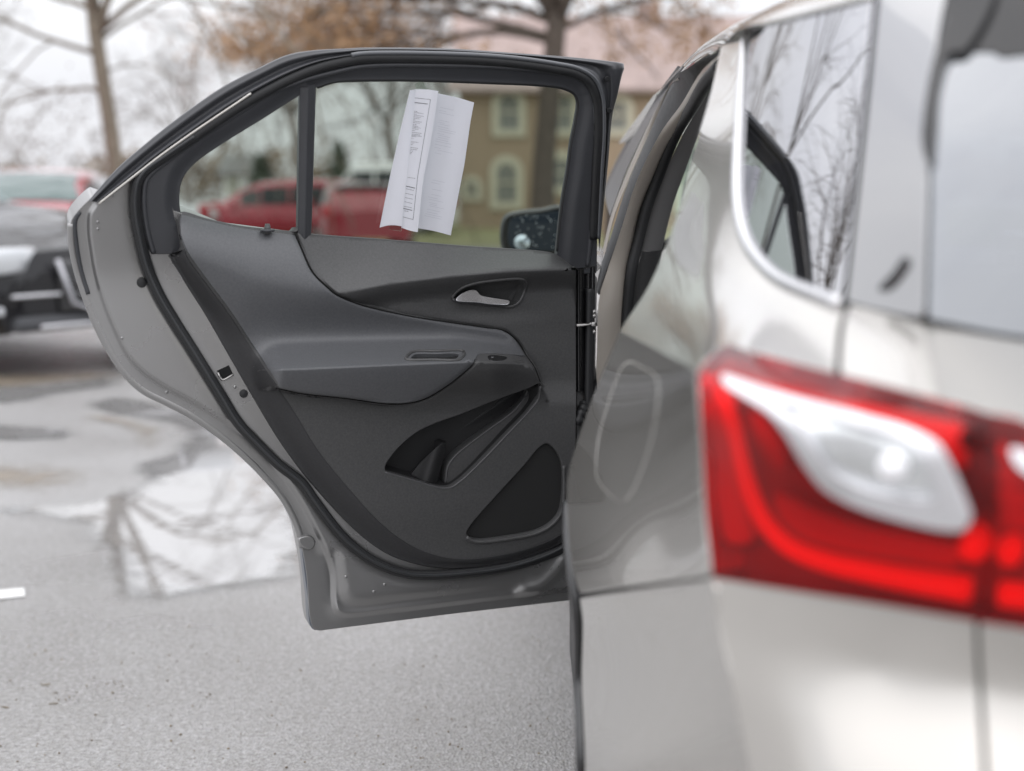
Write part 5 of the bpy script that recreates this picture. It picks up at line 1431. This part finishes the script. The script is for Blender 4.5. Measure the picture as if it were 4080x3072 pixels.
# ------------------------------------------------------------------ houses
M['tan_wall'] = mat('tan_stucco', (0.40, 0.305, 0.215), rough=0.85, col2=(0.34, 0.265, 0.19), vscale=0.8)
M['pink_roof'] = mat('pink_roof', (0.40, 0.31, 0.285), rough=0.85, col2=(0.33, 0.26, 0.24), vscale=1.5)
M['cream'] = mat('cream_trim', (0.56, 0.53, 0.42), rough=0.6)
M['pane'] = mat('window_pane', (0.12, 0.15, 0.16), rough=0.08, coat=0.5)
M['white_wall'] = mat('white_wall', (0.72, 0.73, 0.72), rough=0.7, var=0.04, vscale=1)
M['yellow_wall'] = mat('yellow_clapboard', (0.52, 0.45, 0.24), rough=0.7, var=0.05, vscale=2)
M['shingle'] = mat('grey_shingle', (0.16, 0.155, 0.15), rough=0.9, var=0.15, vscale=3)

def gable_house(name, label, x0, x1, Y, depth, zb_, ze, zr, wallm, roofm, over=0.35):
    root = empty(name, ((x0 + x1) / 2, Y + depth / 2, zb_), label, 'house')
    w = MB()
    v = [(x0, Y, zb_), (x1, Y, zb_), (x1, Y + depth, zb_), (x0, Y + depth, zb_), (x0, Y, ze), (x1, Y, ze), (x1, Y + depth, ze), (x0, Y + depth, ze), (x0, Y + depth / 2, zr), (x1, Y + depth / 2, zr)]
    w.add(v, [(0, 1, 5, 4), (1, 2, 6, 9, 5), (2, 3, 7, 6), (3, 0, 4, 8, 7)])
    w.build('wall', wallm, root, smooth=False)
    r_ = MB()
    dz = (zr - ze) / (depth / 2)
    for s in (0, 1):
        ya, yb_ = (Y - over, Y + depth / 2) if s == 0 else (Y + depth + over, Y + depth / 2)
        za = ze - over * dz
        q = [(x0 - over, ya, za), (x1 + over, ya, za), (x1 + over, yb_, zr), (x0 - over, yb_, zr)]
        q2 = [(a, b_, c + 0.12) for a, b_, c in q]
        r_.add(q + q2, [(0, 1, 2, 3), (4, 5, 6, 7), (0, 1, 5, 4), (1, 2, 6, 5), (2, 3, 7, 6), (3, 0, 4, 7)])
    r_.build('roof', roofm, root, smooth=False)
    return root

def window(parent, cx, Y, z0, z1, w, arch=True, frame_m=None, bars=True):
    """arched window: cream surround, sash and pane"""
    frame_m = frame_m or M['cream']
    k = 12
    def outline(hw, zb2, zt):
        o_ = [(cx - hw, zb2), (cx + hw, zb2)]
        if arch:
            o_ += [(cx + hw * math.cos(a), zt - hw + hw * math.sin(a)) for a in np.linspace(0, math.pi, k)]
        else:
            o_ += [(cx + hw, zt), (cx - hw, zt)]
        return o_
    O, I = outline(w / 2, z0, z1), outline(w / 2 * 0.52, z0 + w * 0.22, z1 - w * 0.24)
    n_ = len(O)
    v = [(x, Y - 0.10, z) for x, z in O] + [(x, Y - 0.10, z) for x, z in I] + [(x, Y + 0.02, z) for x, z in O] + [(x, Y - 0.02, z) for x, z in I]
    f = []
    for i in range(n_):
        j = (i + 1) % n_
        f += [(i, j, n_ + j, n_ + i), (i, 2 * n_ + i, 2 * n_ + j, j), (n_ + i, n_ + j, 3 * n_ + j, 3 * n_ + i)]
    wd_ = mesh_obj('window', v, f, frame_m, parent, smooth=False)
    mesh_obj('pane', [(x, Y - 0.03, z) for x, z in I], [tuple(range(n_))], M['pane'], wd_, smooth=False)
    mb = MB()
    zm = (z0 + z1) / 2
    mb.box((cx, Y - 0.06, zm), (w * 0.52, 0.04, 0.06))
    if bars: mb.box((cx, Y - 0.057, (z0 + z1) / 2), (0.05, 0.035, (z1 - z0) - w * 0.46))
    mb.build('sash', frame_m, wd_, smooth=False)

DH = 45
zat = lambda y, D: float(at(2040, y, D)[2])
xat = lambda px, D: (px - 2040) / FPX * D * 1.0
TAN = gable_house('tan_house', 'tan clapboard house with a pink roof and cream arched windows', xat(1835, DH), xat(3150, DH), DH, 9, -0.38, zat(345, DH), zat(95, DH) + 0.6, M['tan_wall'], M['pink_roof'])
for (px, y0, y1, w) in [(2028, 545, 345, 1.05), (2018, 835, 618, 1.05), (2236, 545, 345, 1.05), (2236, 775, 600, 1.05), (2452, 545, 370, 1.05), (2560, 800, 618, 1.05), (1880, 800, 700, 0.7)]:
    window(TAN, xat(px, DH), DH, zat(y0, DH), zat(y1, DH), w)
ch = MB(); ch.box((xat(2620, DH), DH + 4.5, zat(60, DH)), (0.8, 0.6, 1.8), bev=0.02); ch.build('chimney', M['pink_roof'], TAN, smooth=False)
WH = gable_house('white_house', 'small white gabled house seen through the fixed door pane', xat(900, 75), xat(1010, 75), 75, 5, -0.4, zat(690, 75), zat(620, 75), M['white_wall'], M['shingle'])
window(WH, xat(940, 75), 75, 0.3, 1.3, 0.6, False, M['cream'])
# clapboards of the tan house, one by one
bl_me = None
z = -0.36
bx0, bx1 = xat(1835, DH), xat(3150, DH)
while z < zat(345, DH) - 0.15:
    if bl_me is None:
        mb = MB()
        mb.add([(bx0, -0.034, 0), (bx1, -0.034, 0), (bx1, -0.008, 0.168), (bx0, -0.008, 0.168), (bx0, -0.001, 0), (bx1, -0.001, 0)], [(0, 1, 2, 3), (0, 4, 5, 1)])
        bo = mesh_obj('clapboard', mb.v, mb.f, M['tan_wall'], None, smooth=False, local=True)
        bl_me = bo.data
    else:
        bo = bpy.data.objects.new('clapboard', bl_me); C.objects.link(bo)
    bo.parent = TAN
    bo.location = Vector((0, DH, z)) - WORLD_LOC[TAN.name]
    z += 0.168
window(TAN, xat(2745, DH), DH - 0.03, zat(850, DH), zat(560, DH), 0.95, False, mat('pale_green_trim', (0.62, 0.70, 0.60), rough=0.5))

# ------------------------------------------------------------------ parked cars in the background
def car_model(name, label, loc, yaw, paint, L=4.6, W=1.86, Ht=1.66, kind='suv', group='cars parked across the lot', grille='bars', cab=0.0):
    """x forward, y left, z up; built about its own centre"""
    root = empty(name, loc, label, 'car', group)
    root.rotation_euler = (0, 0, yaw)
    h2 = L / 2
    if kind == 'suv':
        st = [(-h2, .50, .92, .92, .40), (-h2 + .06, .86, .98, 1.02, .34), (-h2 + .22, .94, 1.02, 1.30, .32), (-h2 + .5, .98, 1.02, Ht - .05, .30), (-h2 + 1.0, 1, 1.01, Ht, .28), (-.3, 1, .99, Ht, .28), (.35, 1, .98, Ht - .06, .28),
              (.8, 1, .985, 1.32, .28), (1.12, 1, 1.02, 1.09, .28), (h2 - .65, .98, .94, .99, .28), (h2 - .22, .95, .83, .87, .30), (h2 - .05, .88, .76, .82, .32), (h2, .72, .68, .70, .38)]
    else:
        st = [(-h2, .55, .84, .84, .42), (-h2 + .08, .88, .90, .94, .36), (-h2 + .55, .97, .94, .99, .32), (-h2 + .85, .98, .95, 1.10, .30), (-.75, 1, .94, Ht - .06, .28), (-.3, 1, .93, Ht, .28), (.2, 1, .92, Ht - .05, .28),
              (.65, 1, .92, 1.2, .28), (1.02, 1, .93, .98, .28), (h2 - .65, .97, .88, .92, .28), (h2 - .22, .94, .80, .84, .30), (h2 - .05, .86, .70, .74, .32), (h2, .70, .62, .64, .38)]
    st = [(x - cab if -0.4 < x < 1.2 else x, a_, b_, c_, d_) for (x, a_, b_, c_, d_) in st]
    ring = []
    for (x, wf, zbelt, ztop, zbot) in st:
        w = W / 2 * wf
        glass = ztop > zbelt + 0.1
        wt = w * (0.74 if glass else 0.86)
        zm = zbelt * 0.62
        half = [(w * .90, zbot), (w * .985, zbot + .14), (w, zm), (w * .985, zbelt - .05), (w * .95, zbelt), (wt + 0.02, ztop - .05), (wt * .92, ztop), (wt * .5, ztop + .02), (0, ztop + .028)]
        ring.append([(x, y, z_) for y, z_ in half] + [(x, -y, z_) for y, z_ in half[-2::-1]])
    nr = len(ring[0])
    v = [p for r_ in ring for p in r_]
    f = [(i * nr + k, i * nr + k + 1, (i + 1) * nr + k + 1, (i + 1) * nr + k) for i in range(len(ring) - 1) for k in range(nr - 1)]
    f += [tuple(range(nr)), tuple(range((len(ring) - 1) * nr, len(ring) * nr))[::-1]]
    body = mesh_obj('body', v, f, paint, root, local=True)
    sharp(body, 45)
    # side glazing, windscreen, rear window set 8 mm proud of the shell
    ga = [i for i, s_ in enumerate(st) if s_[3] > s_[2] + 0.25]
    g = MB()
    for sgn in (0, 1):
        for i, j in zip(ga[:-1], ga[1:]):
            q = []
            for (ii, kk) in ((i, 4), (j, 4), (j, 5), (i, 5)):
                k_ = kk if sgn == 0 else nr - 1 - kk
                q.append(np.array(ring[ii][k_]))
            c = sum(q) / 4
            q = [c + (p - c) * np.array([.94, 1, .86]) + np.array([0, .010 if sgn == 0 else -.010, 0]) for p in q]
            g.add(q, [(0, 1, 2, 3)])
    pane_mesh = g
    for k in range(len(pane_mesh.f)):
        vv = [pane_mesh.v[i] for i in pane_mesh.f[k]]
        mesh_obj('side_window', vv, [(0, 1, 2, 3)], M['car_glass'], body, smooth=False, local=True)
    fr = [i for i in range(1, len(st)) if st[i - 1][3] > st[i - 1][2] + 0.25 and st[i][3] < st[i][2] + 0.2]
    i1 = fr[-1]
    i0 = ga[-1] - 1
    def glassq(i0, i1, s_):
        q = [np.array(ring[i0][6]), np.array(ring[i0][nr - 7]), np.array(ring[i1][5]), np.array(ring[i1][nr - 6])]
        a, b_, d_, c_ = q[0], q[1], q[2], q[3]
        return a, b_, c_, d_
    rows = []
    for i in range(i0, i1 + 1):
        rows.append([np.array(ring[i][k]) + np.array([0.014, 0, 0.014]) for k in range(6, nr - 6)])
    nv = len(rows[0])
    mesh_obj('windscreen', [p for r_ in rows for p in r_], [(a * nv + k, a * nv + k + 1, (a + 1) * nv + k + 1, (a + 1) * nv + k) for a in range(len(rows) - 1) for k in range(nv - 1)], M['car_screen'], body, local=True)
    i1 = ga[0] + (1 if kind == 'suv' else 1)
    rows = [[np.array(ring[i][k]) + np.array([-0.014, 0, 0.012]) for k in range(6, nr - 6)] for i in range(ga[0] - (0 if kind == 'suv' else 0), i1 + 1)]
    mesh_obj('rear_screen', [p for r_ in rows for p in r_], [(a * nv + k, a * nv + k + 1, (a + 1) * nv + k + 1, (a + 1) * nv + k) for a in range(len(rows) - 1) for k in range(nv - 1)], M['car_glass'], body, local=True)
    for sx in (-1, 1):
        for sy in (-1, 1):
            wheel_parts(root, (sx * L * 0.30 + 0.02, sy * (W / 2 - 0.11), 0.34), 0.34, 0.23, axis='y', local=True)
    for sy in (-1, 1):
        lamp = MB()
        zl = st[-2][3] - 0.06
        lamp.box((h2 - .10, sy * W * .385, zl + .02), (.22, W * .20, .16), Matrix.Rotation(sy * -0.35, 3, 'Z'), bev=.03)
        mesh_obj('headlamp', lamp.v, lamp.f, M['car_lamp'], root, local=True)
        fog = MB(); fog.box((h2 - .09, sy * W * .37, .47), (.06, W * .13, .06), Matrix.Rotation(sy * -0.3, 3, 'Z'), bev=.015)
        mesh_obj('fog_lamp', fog.v, fog.f, M['car_lamp'], root, local=True)
        tl_ = MB(); tl_.box((-h2 + .12, sy * W * .42, .93), (.16, W * .12, .24), bev=.03)
        mesh_obj('rear_lamp', tl_.v, tl_.f, M['car_tail'], root, local=True)
        mr = MB(); mr.box((.92, sy * (W / 2 + .08), 1.06), (.12, .20, .14), bev=.04)
        mesh_obj('mirror', mr.v, mr.f, paint, root, local=True)
    gr = MB()
    zg = st[-1][3]
    gr.box((h2 + .005, 0, zg - .10), (.07, W * .46, .34), bev=.03)
    go = mesh_obj('grille', gr.v, gr.f, M['gloss_black'], root, local=True)
    gt = MB()
    gt.tube([(h2 + .045, -W * .24, zg + .08), (h2 + .05, -W * .19, zg - .20), (h2 + .055, -W * .10, zg - .27), (h2 + .055, W * .10, zg - .27), (h2 + .05, W * .19, zg - .20), (h2 + .045, W * .24, zg + .08)], .022, 6)
    if grille == 'bars':
        for k in range(2): gt.box((h2 + .045, 0, zg - .05 - k * .09), (.02, W * .34, .008))
    mesh_obj('grille_surround', gt.v, gt.f, M['car_chrome'], go, local=True)
    lw = MB()
    lw.box((h2 - .02, 0, .38), (.12, W * .78, .10), bev=.03)
    mesh_obj('bumper_strip', lw.v, lw.f, M['frame'], root, local=True)
    lc = MB(); lc.box((h2 + .035, 0, .36), (.03, W * .62, .03), bev=.01); lc.box((h2 - .02, 0, .56), (.10, W * .80, .025), Matrix.Rotation(0, 3, 'Z'), bev=.008)
    mesh_obj('chrome_strip', lc.v, lc.f, M['chrome'], root, local=True)
    pt_ = MB(); pt_.box((h2 + .062, 0, .47), (.012, .31, .12), bev=.004); 
    mesh_obj('number_plate', pt_.v, pt_.f, M['white_wall'], root, local=True)
    return root

M['car_chrome'] = mat('car_chrome', (0.40, 0.40, 0.42), rough=0.15, metal=1.0)
M['car_glass'] = mat('car_glass', (0.03, 0.036, 0.038), rough=0.05, ior=1.4)
M['car_screen'] = mat('car_screen', (0.12, 0.17, 0.165), rough=0.05, coat=0.5, ior=1.5)
M['car_lamp'] = mat('car_lamp', (0.62, 0.64, 0.66), rough=0.1, metal=0.4, coat=1.0)
M['car_tail'] = mat('car_tail', (0.4, 0.01, 0.02), rough=0.15, coat=1.0)
PK = mat('black_paint', (0.008, 0.008, 0.010), rough=0.2, coat=0.7, spec=0.15)
PR = mat('red_paint', (0.36, 0.016, 0.035), rough=0.25, coat=1.0)
PR2 = mat('dark_red_paint', (0.25, 0.012, 0.022), rough=0.25, coat=1.0)
PW = mat('white_paint', (0.78, 0.79, 0.79), rough=0.3, coat=1.0)
PS = mat('silver_paint', (0.42, 0.43, 0.45), rough=0.3, metal=0.7, coat=1.0)
def cloc(px, D): 
    q = gp_(px, D); return q
car_model('parked_suv', 'black suv with a chrome ringed grille nearest the puddle', (-4.52, 10.93, gz(11.0)), R(-38), PK, L=4.85, W=1.98, Ht=1.42, cab=1.1)
car_model('parked_suv', 'bright red suv behind the black suv bonnet', cloc(150, 19), R(-80), PR, Ht=1.50)
car_model('parked_car', 'silver saloon with dark windows behind the black suv', cloc(330, 24.5), R(185), PS, kind='saloon', Ht=1.5)
car_model('parked_suv', 'red suv side on behind the divider bar of the door window', cloc(1120, 33), R(184), PR, Ht=1.55, L=4.6)
car_model('parked_suv', 'dark red suv end on beside the papers in the door window', cloc(1440, 29.5), R(100), PR2, Ht=1.44, L=4.4)
car_model('parked_van', 'white van whose roof shows above the red suvs', cloc(1470, 41), R(178), PW, L=5.2, W=1.95, Ht=2.02)
